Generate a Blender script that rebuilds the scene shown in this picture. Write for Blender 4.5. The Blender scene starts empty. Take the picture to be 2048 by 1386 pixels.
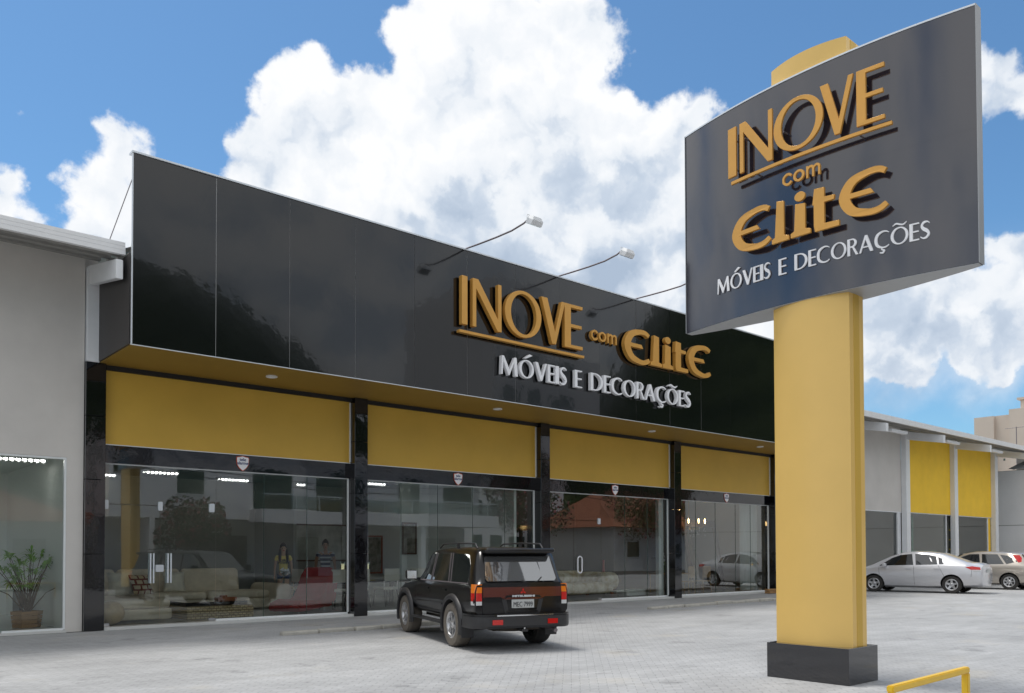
import bpy, bmesh, math, random
from mathutils import Vector, Matrix, noise
from mathutils.geometry import tessellate_polygon
R = math.radians
random.seed(7)
scene = bpy.context.scene
COL = scene.collection

# ------------------------------------------------------------------ camera
cam_d = bpy.data.cameras.new("camera"); cam = bpy.data.objects.new("camera", cam_d); COL.objects.link(cam)
YAW, PITCH, ROLL = 0.85585, 0.02375, -0.00229
fw = Vector((math.cos(YAW), math.sin(YAW), 0)); rt = Vector((math.sin(YAW), -math.cos(YAW), 0)); up = Vector((0, 0, 1))
fw2 = fw * math.cos(PITCH) + up * math.sin(PITCH); up2 = -fw * math.sin(PITCH) + up * math.cos(PITCH)
r3 = rt * math.cos(ROLL) + up2 * math.sin(ROLL); u3 = -rt * math.sin(ROLL) + up2 * math.cos(ROLL)
m = Matrix((r3, u3, -fw2)).transposed().to_4x4(); m.translation = Vector((0, 0, 1.6))
cam.matrix_world = m
cam_d.sensor_width = 36; cam_d.lens = 36 * 1701.9 / 2048; cam_d.shift_y = (1068.0 - 693) / 2048
cam_d.clip_end = 3000; cam_d.clip_start = 0.05
scene.camera = cam

# ------------------------------------------------------------------ light
SUN_EL, SUN_AZ = 72, 110       # azimuth measured from +X towards +Y
scene.view_settings.view_transform = 'Standard'; scene.view_settings.look = 'None'
scene.view_settings.gamma = 1; scene.view_settings.exposure = 0.72
sl = bpy.data.lights.new("sun", 'SUN'); sl.energy = 1.5; sl.angle = R(15); sl.color = (1, .96, .9)
so = bpy.data.objects.new("sun", sl); COL.objects.link(so)
sd = Vector((math.cos(R(SUN_AZ)) * math.cos(R(SUN_EL)), math.sin(R(SUN_AZ)) * math.cos(R(SUN_EL)), math.sin(R(SUN_EL))))
so.rotation_euler = sd.to_track_quat('Z', 'Y').to_euler()

def build_world():
    w = bpy.data.worlds.new("World"); scene.world = w; w.use_nodes = True
    nt = w.node_tree; nt.nodes.clear(); N = nt.nodes; L = nt.links
    def nd(t, **k):
        n = N.new(t)
        for a, b in k.items(): setattr(n, a, b)
        return n
    def math_(op, a, b=None, c=None, clamp=False):
        n = nd('ShaderNodeMath', operation=op, use_clamp=clamp)
        for i, v in enumerate((a, b, c)):
            if v is None: continue
            if isinstance(v, (int, float)): n.inputs[i].default_value = v
            else: L.new(v, n.inputs[i])
        return n.outputs[0]
    def vmath(op, a, b=None, s=None):
        n = nd('ShaderNodeVectorMath', operation=op)
        for i, v in enumerate((a, b)):
            if v is None: continue
            if isinstance(v, (tuple, Vector)): n.inputs[i].default_value = v
            else: L.new(v, n.inputs[i])
        if s is not None:
            if isinstance(s, (int, float)): n.inputs['Scale'].default_value = s
            else: L.new(s, n.inputs['Scale'])
        return n
    def noi(vec, scale, det=6, rough=.6, lac=2.0):
        n = nd('ShaderNodeTexNoise'); n.inputs['Scale'].default_value = scale; n.inputs['Detail'].default_value = det
        n.inputs['Roughness'].default_value = rough; n.inputs['Lacunarity'].default_value = lac
        L.new(vec, n.inputs['Vector']); return n
    def ramp(v, a, b, lo=0., hi=1.):
        n = nd('ShaderNodeMapRange', interpolation_type='SMOOTHSTEP'); L.new(v, n.inputs[0])
        n.inputs[1].default_value = a; n.inputs[2].default_value = b; n.inputs[3].default_value = lo; n.inputs[4].default_value = hi
        return n.outputs[0]
    tc = nd('ShaderNodeTexCoord'); D = tc.outputs['Generated']
    sky = nd('ShaderNodeTexSky', sky_type='NISHITA'); sky.sun_disc = False
    sky.sun_elevation = R(SUN_EL); sky.sun_rotation = R(90 - SUN_AZ); sky.air_density = 1.0; sky.dust_density = .6; sky.ozone_density = 2.5
    tint = nd('ShaderNodeMix', data_type='RGBA', blend_type='MULTIPLY'); tint.inputs[0].default_value = 1
    L.new(sky.outputs[0], tint.inputs[6]); tint.inputs[7].default_value = SKY_TINT
    # warp the look-up direction so the cloud heaps get billowing outlines
    n1 = noi(D, 10, 2, .5); n2 = noi(D, 28, 7, .58)
    w1 = vmath('SCALE', vmath('SUBTRACT', n1.outputs['Color'], (.5, .5, .5)).outputs[0], s=.06)
    w2 = vmath('SCALE', vmath('SUBTRACT', n2.outputs['Color'], (.5, .5, .5)).outputs[0], s=.050)
    P = vmath('ADD', vmath('ADD', D, w1.outputs[0]).outputs[0], w2.outputs[0]).outputs[0]
    acc = None
    def direction(px, py):
        return (fw2 + r3 * ((px - 1024) / 1701.9) + u3 * ((1068.0 - py) / 1701.9)).normalized()
    for (px, py, r) in CLOUDS:
        c = direction(px, py)
        rr = ((direction(px + r, py) - c).length + (direction(px, py + r) - c).length) / 2
        d = vmath('DISTANCE', P, tuple(c)).outputs['Value']
        f = math_('MULTIPLY_ADD', d, -1.0, rr)          # metres-like: positive inside
        if acc is None: acc = f
        else:
            n = nd('ShaderNodeMath', operation='SMOOTH_MAX'); L.new(acc, n.inputs[0]); L.new(f, n.inputs[1]); n.inputs[2].default_value = .014
            acc = n.outputs[0]
    core = ramp(acc, -.002, .0085)
    hz0 = nd('ShaderNodeSeparateXYZ'); L.new(D, hz0.inputs[0])
    veil = math_('MULTIPLY', ramp(acc, -.035, .02), ramp(hz0.outputs[2], .34, .14, 0, .62)); core = math_('MAXIMUM', core, veil)
    # loose unseen cloud added behind the camera and overhead to whiten the light
    away = ramp(vmath('DISTANCE', D, tuple(direction(1024, 500))).outputs['Value'], .66, .95)
    g = noi(D, 2.4, 8, .6)
    other = math_('MULTIPLY', ramp(g.outputs[0], .34, .50), away)
    # thin veils near the lower right
    mask = math_('MAXIMUM', core, other)
    sep = nd('ShaderNodeSeparateXYZ'); L.new(D, sep.inputs[0]); Z = sep.outputs[2]
    # billow relief: brightness from the difference of the same noise looked up towards the sun
    s0 = noi(P, 11, 4, .46); off = vmath('ADD', P, (-.010, .006, .026)).outputs[0]; s1 = noi(off, 11, 4, .46)
    rel = math_('SUBTRACT', s0.outputs[0], s1.outputs[0])
    low = noi(D, 5.5, 3, .5)
    depth = ramp(acc, .0, .085)
    a = math_('MULTIPLY_ADD', rel, 2.2, .77)
    b = math_('MULTIPLY', ramp(low.outputs[0], .36, .60), math_('MULTIPLY', depth, .50))
    c = math_('SUBTRACT', a, b)
    hz = ramp(Z, .27, .52)                                # bases of the heaps are greyer than their tops
    c2 = math_('MULTIPLY_ADD', hz, .34, math_('SUBTRACT', c, .17), clamp=True)
    cr = nd('ShaderNodeValToRGB'); L.new(c2, cr.inputs[0]); e = cr.color_ramp.elements
    e[0].position = 0; e[0].color = (.40, .49, .62, 1); e[1].position = .95; e[1].color = (.93, .94, .955, 1)
    k = e.new(.38); k.color = (.56, .64, .75, 1); k = e.new(.62); k.color = (.80, .84, .89, 1)
    cl = nd('ShaderNodeMix', data_type='RGBA', blend_type='MULTIPLY'); cl.inputs[0].default_value = 1
    L.new(cr.outputs[0], cl.inputs[6]); cl.inputs[7].default_value = (CLOUD_L, CLOUD_L, CLOUD_L, 1)
    mx = nd('ShaderNodeMix', data_type='RGBA'); L.new(mask, mx.inputs[0]); L.new(tint.outputs[2], mx.inputs[6]); L.new(cl.outputs[2], mx.inputs[7])
    bg = nd('ShaderNodeBackground'); bg.inputs[1].default_value = .1; L.new(mx.outputs[2], bg.inputs[0])
    out = nd('ShaderNodeOutputWorld'); L.new(bg.outputs[0], out.inputs[0])
    w.cycles.sampling_method = 'MANUAL'; w.cycles.sample_map_resolution = 512
SKY_TINT = (.55, .77, .86, 1); CLOUD_L = 6.5
CLOUDS = [(600,140,62),(560,190,62),(650,205,56),(520,285,70),(470,285,48),(615,300,100),(740,235,80),(705,175,40),(800,70,48),(830,110,62),(900,60,100),(1000,40,110),
 (1120,60,100),(1185,60,62),(1210,120,45),(1160,150,70),(850,215,120),(960,220,130),(1080,220,110),(1160,235,90),(1240,235,66),(1290,262,62),(1335,225,48),(1385,262,62),(700,330,130),
 (900,350,180),(1100,350,180),(1250,380,150),(1380,350,100),(560,385,100),(480,355,45),(640,440,120),(800,480,140),(1000,520,150),(1200,540,150),(1340,480,130),(1440,430,120),(1420,600,110),(1560,420,120),
 (1520,640,90),(215,275,36),(232,310,40),(250,350,50),(205,375,56),(165,385,50),(130,400,34),(110,440,40),(180,440,70),(260,430,80),(60,440,26),(5,345,42),(0,400,40),(25,235,10),(0,420,52),
 (1985,135,40),(2020,130,45),(2048,190,62),(1975,195,34),(2090,240,70),(2010,500,44),(2050,520,62),(1960,560,50),(1900,600,90),(1990,630,100),(1820,650,110),(1740,700,80),(2060,640,80),(1800,740,60),(1930,720,50),(2020,720,50),(1760,600,100)]
build_world()

# ------------------------------------------------------------------ helpers
ROOTLOC = {}
class MB:
    def __init__(s): s.v = []; s.f = []; s.m = []; s.M = None
    def add(s, vs, fs, mi=0):
        o = len(s.v)
        s.v += [tuple(s.M @ Vector(v)) if s.M is not None else tuple(v) for v in vs]
        s.f += [tuple(o + i for i in f) for f in fs]; s.m += [mi] * len(fs); return s
    def box(s, x0, x1, y0, y1, z0, z1, mi=0):
        v = [(x, y, z) for z in (z0, z1) for y in (y0, y1) for x in (x0, x1)]
        return s.add(v, [(0, 2, 3, 1), (4, 5, 7, 6), (0, 1, 5, 4), (2, 6, 7, 3), (0, 4, 6, 2), (1, 3, 7, 5)], mi)
    def cbox(s, c, d, rz=0, ry=0, rx=0, mi=0):
        M0 = s.M; T = Matrix.Translation(c) @ Matrix.Rotation(rz, 4, 'Z') @ Matrix.Rotation(ry, 4, 'Y') @ Matrix.Rotation(rx, 4, 'X')
        s.M = T if M0 is None else M0 @ T
        s.box(-d[0] / 2, d[0] / 2, -d[1] / 2, d[1] / 2, -d[2] / 2, d[2] / 2, mi); s.M = M0; return s
    def rbox(s, x0, x1, y0, y1, z0, z1, r=.04, mi=0, n=3):
        """box with rounded vertical and horizontal edges (soft cushion)"""
        rings = []
        def ring(ins, z):
            p = []
            for cx, cy, a0 in ((x1 - r, y1 - r, 0), (x0 + r, y1 - r, 90), (x0 + r, y0 + r, 180), (x1 - r, y0 + r, 270)):
                for k in range(n + 1):
                    a = R(a0 + 90 * k / n); q = max(r - ins, .001); p.append((cx + q * math.cos(a), cy + q * math.sin(a), z))
            return p
        for k in range(n + 1):
            a = R(90 * k / n); rings.append(ring(r * (1 - math.sin(a)), z0 + r * (1 - math.cos(a))))
        for k in range(n + 1):
            a = R(90 * k / n); rings.append(ring(r * (1 - math.cos(a)), z1 - r * (1 - math.sin(a))))
        return s.loft(rings, mi=mi)
    def loft(s, rings, mi=0, cap=True, close=True):
        n = len(rings[0]); v = [p for r_ in rings for p in r_]; f = []
        for i in range(len(rings) - 1):
            for j in range(n if close else n - 1):
                k = (j + 1) % n; f.append((i * n + j, i * n + k, (i + 1) * n + k, (i + 1) * n + j))
        if cap and close: f.append(tuple(range(n))[::-1]); f.append(tuple((len(rings) - 1) * n + j for j in range(n)))
        return s.add(v, f, mi)
    def tube(s, pts, r, n=8, mi=0, cap=True):
        pts = [Vector(p) for p in pts]; rs = r if isinstance(r, (list, tuple)) else [r] * len(pts); rings = []
        t0 = (pts[1] - pts[0]).normalized(); u = t0.orthogonal().normalized()
        for i, p in enumerate(pts):
            t = (pts[min(i + 1, len(pts) - 1)] - pts[max(i - 1, 0)]).normalized()
            u = (u - t * u.dot(t)).normalized(); w = t.cross(u)
            rings.append([tuple(p + (u * math.cos(2 * math.pi * k / n) + w * math.sin(2 * math.pi * k / n)) * rs[i]) for k in range(n)])
        return s.loft(rings, mi, cap)
    def lathe(s, prof, axis_o=(0, 0, 0), ax='Z', n=24, mi=0, cap=False):
        """prof: (radius, height) list"""
        rings = []
        for (r, h) in prof:
            ring = []
            for k in range(n):
                a = 2 * math.pi * k / n; c, d = r * math.cos(a), r * math.sin(a)
                p = (c, d, h) if ax == 'Z' else ((h, c, d) if ax == 'X' else (d, h, c))
                ring.append((p[0] + axis_o[0], p[1] + axis_o[1], p[2] + axis_o[2]))
            rings.append(ring)
        return s.loft(rings, mi, cap)
    def prism(s, poly, fn, d0, d1, mi=0, holes=()):
        """poly 2D + holes; fn(u,v,d)->3D; front at d0, back at d1"""
        loops = [list(poly)] + [list(h) for h in holes]
        flat = [p for l in loops for p in l]
        tris = tessellate_polygon([[Vector((p[0], p[1], 0)) for p in l] for l in loops])
        n = len(flat); v = [fn(p[0], p[1], d0) for p in flat] + [fn(p[0], p[1], d1) for p in flat]; f = []
        def orient(t, wantpos):
            a, b, c = (flat[i] for i in t); A = (b[0] - a[0]) * (c[1] - a[1]) - (b[1] - a[1]) * (c[0] - a[0])
            return t if (A > 0) == wantpos else (t[0], t[2], t[1])
        for t in tris:
            t = orient(tuple(t), True); f.append(t); f.append(tuple(n + i for i in (t[0], t[2], t[1])))
        o = 0
        for l in loops:
            k = len(l); A = sum(l[i][0] * l[(i + 1) % k][1] - l[(i + 1) % k][0] * l[i][1] for i in range(k))
            for i in range(k):
                j = (i + 1) % k; q = (o + i, n + o + i, n + o + j, o + j)
                f.append(q if A > 0 else q[::-1])
            o += k
        return s.add(v, f, mi)
    def quad(s, a, b, c, d, mi=0): return s.add([a, b, c, d], [(0, 1, 2, 3)], mi)
    def build(s, name, mats, parent=None, smooth=None, bevel=0, world=True, recalc=True, seg=2):
        me = bpy.data.meshes.new(name); L = Vector((0, 0, 0))
        if parent is not None and world:
            p = parent
            while p.parent: p = p.parent
            L = ROOTLOC.get(p.name, Vector((0, 0, 0)))
        me.from_pydata([tuple(Vector(v) - L) for v in s.v], [], s.f)
        for mm in (mats if isinstance(mats, (list, tuple)) else [mats]): me.materials.append(mm)
        if len(s.f): me.polygons.foreach_set('material_index', s.m)
        bm = bmesh.new(); bm.from_mesh(me)
        if recalc: bmesh.ops.recalc_face_normals(bm, faces=bm.faces)
        if bevel:
            es = [e for e in bm.edges if len(e.link_faces) == 2 and e.calc_face_angle(0) > R(30)]
            bmesh.ops.bevel(bm, geom=es, offset=bevel, segments=seg, affect='EDGES', clamp_overlap=True)
        if smooth is not None:
            for f in bm.faces: f.smooth = True
            for e in bm.edges:
                if len(e.link_faces) != 2 or e.calc_face_angle(0) > R(smooth): e.smooth = False
        bm.to_mesh(me); bm.free()
        o = bpy.data.objects.new(name, me); COL.objects.link(o)
        if parent is not None: o.parent = parent
        return o
def tag(o, label=None, cat=None, group=None, kind=None):
    for k, v in (('label', label), ('category', cat), ('group', group), ('kind', kind)):
        if v: o[k] = v
    return o
def thing(name, label, cat, loc=(0, 0, 0), rz=0, group=None, scale=None):
    o = bpy.data.objects.new(name, None); COL.objects.link(o); o.location = loc; o.rotation_euler = (0, 0, rz)
    if scale: o.scale = scale
    o.empty_display_size = .2; ROOTLOC[o.name] = Vector(loc); return tag(o, label, cat, group)
def dup(root, loc, rz=None, label=None, group=None, scale=None):
    def cp(o, par):
        c = o.copy(); COL.objects.link(c)
        if par is not None: c.parent = par
        for ch in [x for x in bpy.data.objects if x.parent == o]: cp(ch, c)
        return c
    r = cp(root, None); r.location = loc
    if rz is not None: r.rotation_euler = (0, 0, rz)
    if label: r['label'] = label
    if group: r['group'] = group
    if scale: r.scale = scale
    return r

# ------------------------------------------------------------------ materials
def mat(name, col, rough=.6, metal=0, spec=.5, coat=0, coat_rough=.03, var=0, vscale=3, bump=0, bscale=40, col2=None, emit=None, es=0, stretch=None, bdist=.02, det=6):
    mt = bpy.data.materials.new(name); mt.use_nodes = True; nt = mt.node_tree; b = nt.nodes['Principled BSDF']
    b.inputs['Base Color'].default_value = (*col, 1); b.inputs['Roughness'].default_value = rough; b.inputs['Metallic'].default_value = metal
    b.inputs['Specular IOR Level'].default_value = spec; b.inputs['Coat Weight'].default_value = coat; b.inputs['Coat Roughness'].default_value = coat_rough
    if emit: b.inputs['Emission Color'].default_value = (*emit, 1); b.inputs['Emission Strength'].default_value = es
    tc = nt.nodes.new('ShaderNodeTexCoord'); src = tc.outputs['Object']
    if stretch:
        mp = nt.nodes.new('ShaderNodeMapping'); mp.inputs['Scale'].default_value = stretch; nt.links.new(src, mp.inputs[0]); src = mp.outputs[0]
    if var or col2:
        n = nt.nodes.new('ShaderNodeTexNoise'); n.inputs['Scale'].default_value = vscale; n.inputs['Detail'].default_value = det; n.inputs['Roughness'].default_value = .6
        nt.links.new(src, n.inputs['Vector'])
        r = nt.nodes.new('ShaderNodeMapRange'); r.inputs[1].default_value = .33; r.inputs[2].default_value = .67; nt.links.new(n.outputs[0], r.inputs[0])
        mx = nt.nodes.new('ShaderNodeMix'); mx.data_type = 'RGBA'; nt.links.new(r.outputs[0], mx.inputs[0])
        c2 = col2 or tuple(min(1, c * (1 + var)) for c in col); c1 = col if col2 else tuple(c * (1 - var) for c in col)
        mx.inputs[6].default_value = (*c1, 1); mx.inputs[7].default_value = (*c2, 1); nt.links.new(mx.outputs[2], b.inputs['Base Color'])
    if bump:
        n = nt.nodes.new('ShaderNodeTexNoise'); n.inputs['Scale'].default_value = bscale; n.inputs['Detail'].default_value = 4; nt.links.new(src, n.inputs['Vector'])
        bp = nt.nodes.new('ShaderNodeBump'); bp.inputs['Strength'].default_value = bump; bp.inputs['Distance'].default_value = bdist
        nt.links.new(n.outputs[0], bp.inputs['Height']); nt.links.new(bp.outputs[0], b.inputs['Normal'])
        if coat: nt.links.new(bp.outputs[0], b.inputs['Coat Normal'])
    return mt
def glass(name, tint=(.86, .92, .90), refl=1.7, rough=0, bump=0, bscale=.6):
    mt = bpy.data.materials.new(name); mt.use_nodes = True; nt = mt.node_tree; N = nt.nodes; N.clear()
    t = N.new('ShaderNodeBsdfTransparent'); t.inputs[0].default_value = (*tint, 1)
    g = N.new('ShaderNodeBsdfGlossy'); g.inputs['Roughness'].default_value = rough; g.inputs[0].default_value = (.97, 1, .99, 1)
    fr = N.new('ShaderNodeFresnel'); fr.inputs[0].default_value = 1.52
    mu = N.new('ShaderNodeMath'); mu.operation = 'MULTIPLY'; mu.use_clamp = True; mu.inputs[1].default_value = refl
    nt.links.new(fr.outputs[0], mu.inputs[0]); mx = N.new('ShaderNodeMixShader'); nt.links.new(mu.outputs[0], mx.inputs[0])
    nt.links.new(t.outputs[0], mx.inputs[1]); nt.links.new(g.outputs[0], mx.inputs[2])
    if bump:
        tc = N.new('ShaderNodeTexCoord'); n = N.new('ShaderNodeTexNoise'); n.inputs['Scale'].default_value = bscale; n.inputs['Detail'].default_value = 1
        nt.links.new(tc.outputs['Object'], n.inputs[0]); bp = N.new('ShaderNodeBump'); bp.inputs['Strength'].default_value = bump; bp.inputs['Distance'].default_value = .02
        nt.links.new(n.outputs[0], bp.inputs['Height']); nt.links.new(bp.outputs[0], g.inputs['Normal'])
    o = N.new('ShaderNodeOutputMaterial'); nt.links.new(mx.outputs[0], o.inputs[0]); return mt
def paver_mat():
    mt = bpy.data.materials.new("concrete_pavers"); mt.use_nodes = True; nt = mt.node_tree; b = nt.nodes['Principled BSDF']; N = nt.nodes; L = nt.links
    tc = N.new('ShaderNodeTexCoord'); mp = N.new('ShaderNodeMapping'); mp.inputs['Rotation'].default_value = (0, 0, R(45)); L.new(tc.outputs['Object'], mp.inputs[0])
    wn = N.new('ShaderNodeTexNoise'); wn.inputs['Scale'].default_value = 5; L.new(tc.outputs['Object'], wn.inputs[0])
    ad = N.new('ShaderNodeVectorMath'); ad.operation = 'MULTIPLY_ADD'; L.new(wn.outputs['Color'], ad.inputs[0]); ad.inputs[1].default_value = (.035, .035, 0); L.new(mp.outputs[0], ad.inputs[2])
    br = N.new('ShaderNodeTexBrick'); L.new(ad.outputs[0], br.inputs[0]); br.inputs['Scale'].default_value = 1; br.inputs['Brick Width'].default_value = .22; br.inputs['Row Height'].default_value = .11
    br.inputs['Mortar Size'].default_value = .006; br.inputs['Mortar Smooth'].default_value = .4; br.inputs['Color1'].default_value = (.40, .405, .41, 1); br.inputs['Color2'].default_value = (.44, .445, .45, 1); br.inputs['Mortar'].default_value = (.31, .315, .32, 1)
    def no(s, d, a, bb, st=None):
        n = N.new('ShaderNodeTexNoise'); n.inputs['Scale'].default_value = s; n.inputs['Detail'].default_value = d; n.inputs['Roughness'].default_value = .62
        if st:
            m2 = N.new('ShaderNodeMapping'); m2.inputs['Scale'].default_value = st; m2.inputs['Rotation'].default_value = (0, 0, R(20)); L.new(tc.outputs['Object'], m2.inputs[0]); L.new(m2.outputs[0], n.inputs[0])
        else: L.new(tc.outputs['Object'], n.inputs[0])
        r = N.new('ShaderNodeMapRange'); r.inputs[1].default_value = .35; r.inputs[2].default_value = .65; r.inputs[3].default_value = a; r.inputs[4].default_value = bb; L.new(n.outputs[0], r.inputs[0]); return r.outputs[0]
    prev = br.outputs['Color']
    for f in (no(.22, 5, .86, 1.06), no(2.2, 6, .90, 1.06, (.35, 1, 1)), no(14, 5, .93, 1.05)):
        vm = N.new('ShaderNodeVectorMath'); vm.operation = 'SCALE'; L.new(prev, vm.inputs[0]); L.new(f, vm.inputs['Scale']); prev = vm.outputs[0]
    sn = N.new('ShaderNodeTexNoise'); sn.inputs['Scale'].default_value = 1.1; sn.inputs['Detail'].default_value = 5; sn.inputs['Roughness'].default_value = .7; L.new(tc.outputs['Object'], sn.inputs[0])
    sr = N.new('ShaderNodeMapRange'); sr.inputs[1].default_value = .58; sr.inputs[2].default_value = .70; sr.inputs[3].default_value = 1; sr.inputs[4].default_value = .68; L.new(sn.outputs[0], sr.inputs[0])
    vm = N.new('ShaderNodeVectorMath'); vm.operation = 'SCALE'; L.new(prev, vm.inputs[0]); L.new(sr.outputs[0], vm.inputs['Scale']); prev = vm.outputs[0]
    # sandy joints and dust in places
    dn = N.new('ShaderNodeTexNoise'); dn.inputs['Scale'].default_value = .7; dn.inputs['Detail'].default_value = 8; L.new(tc.outputs['Object'], dn.inputs[0])
    dr = N.new('ShaderNodeMapRange'); dr.inputs[1].default_value = .60; dr.inputs[2].default_value = .72; dr.inputs[4].default_value = .35; L.new(dn.outputs[0], dr.inputs[0])
    dm = N.new('ShaderNodeMix'); dm.data_type = 'RGBA'; L.new(dr.outputs[0], dm.inputs[0]); L.new(prev, dm.inputs[6]); dm.inputs[7].default_value = (.46, .42, .34, 1); prev = dm.outputs[2]
    L.new(prev, b.inputs['Base Color']); b.inputs['Roughness'].default_value = .78; b.inputs['Specular IOR Level'].default_value = .35
    bp = N.new('ShaderNodeBump'); bp.inputs['Strength'].default_value = .7; bp.inputs['Distance'].default_value = .006; iv = N.new('ShaderNodeMath'); iv.operation = 'SUBTRACT'; iv.inputs[0].default_value = 1
    L.new(br.outputs['Fac'], iv.inputs[1]); n3 = N.new('ShaderNodeTexNoise'); n3.inputs['Scale'].default_value = 60; L.new(tc.outputs['Object'], n3.inputs[0])
    a2 = N.new('ShaderNodeMath'); a2.operation = 'MULTIPLY_ADD'; L.new(n3.outputs[0], a2.inputs[0]); a2.inputs[1].default_value = .4; L.new(iv.outputs[0], a2.inputs[2])
    L.new(a2.outputs[0], bp.inputs['Height']); L.new(bp.outputs[0], b.inputs['Normal']); return mt
def weave_mat():
    mt = bpy.data.materials.new("woven_wicker"); mt.use_nodes = True; nt = mt.node_tree; b = nt.nodes['Principled BSDF']; N = nt.nodes; L = nt.links
    tc = N.new('ShaderNodeTexCoord'); c = N.new('ShaderNodeTexBrick'); 
    mp = N.new('ShaderNodeMapping'); mp.inputs['Rotation'].default_value = (R(90), 0, 0); L.new(tc.outputs['Object'], mp.inputs[0]); L.new(mp.outputs[0], c.inputs[0])
    c.inputs['Scale'].default_value = 1; c.inputs['Brick Width'].default_value = .11; c.inputs['Row Height'].default_value = .06; c.inputs['Mortar Size'].default_value = .012; c.inputs['Mortar Smooth'].default_value = .6
    c.inputs['Color1'].default_value = (.56, .42, .22, 1); c.inputs['Color2'].default_value = (.70, .55, .31, 1); c.inputs['Mortar'].default_value = (.33, .23, .11, 1)
    L.new(c.outputs[0], b.inputs['Base Color']); b.inputs['Roughness'].default_value = .7
    bp = N.new('ShaderNodeBump'); bp.inputs['Distance'].default_value = .015; bp.invert = True; L.new(c.outputs[1], bp.inputs['Height']); L.new(bp.outputs[0], b.inputs['Normal']); return mt
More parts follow.
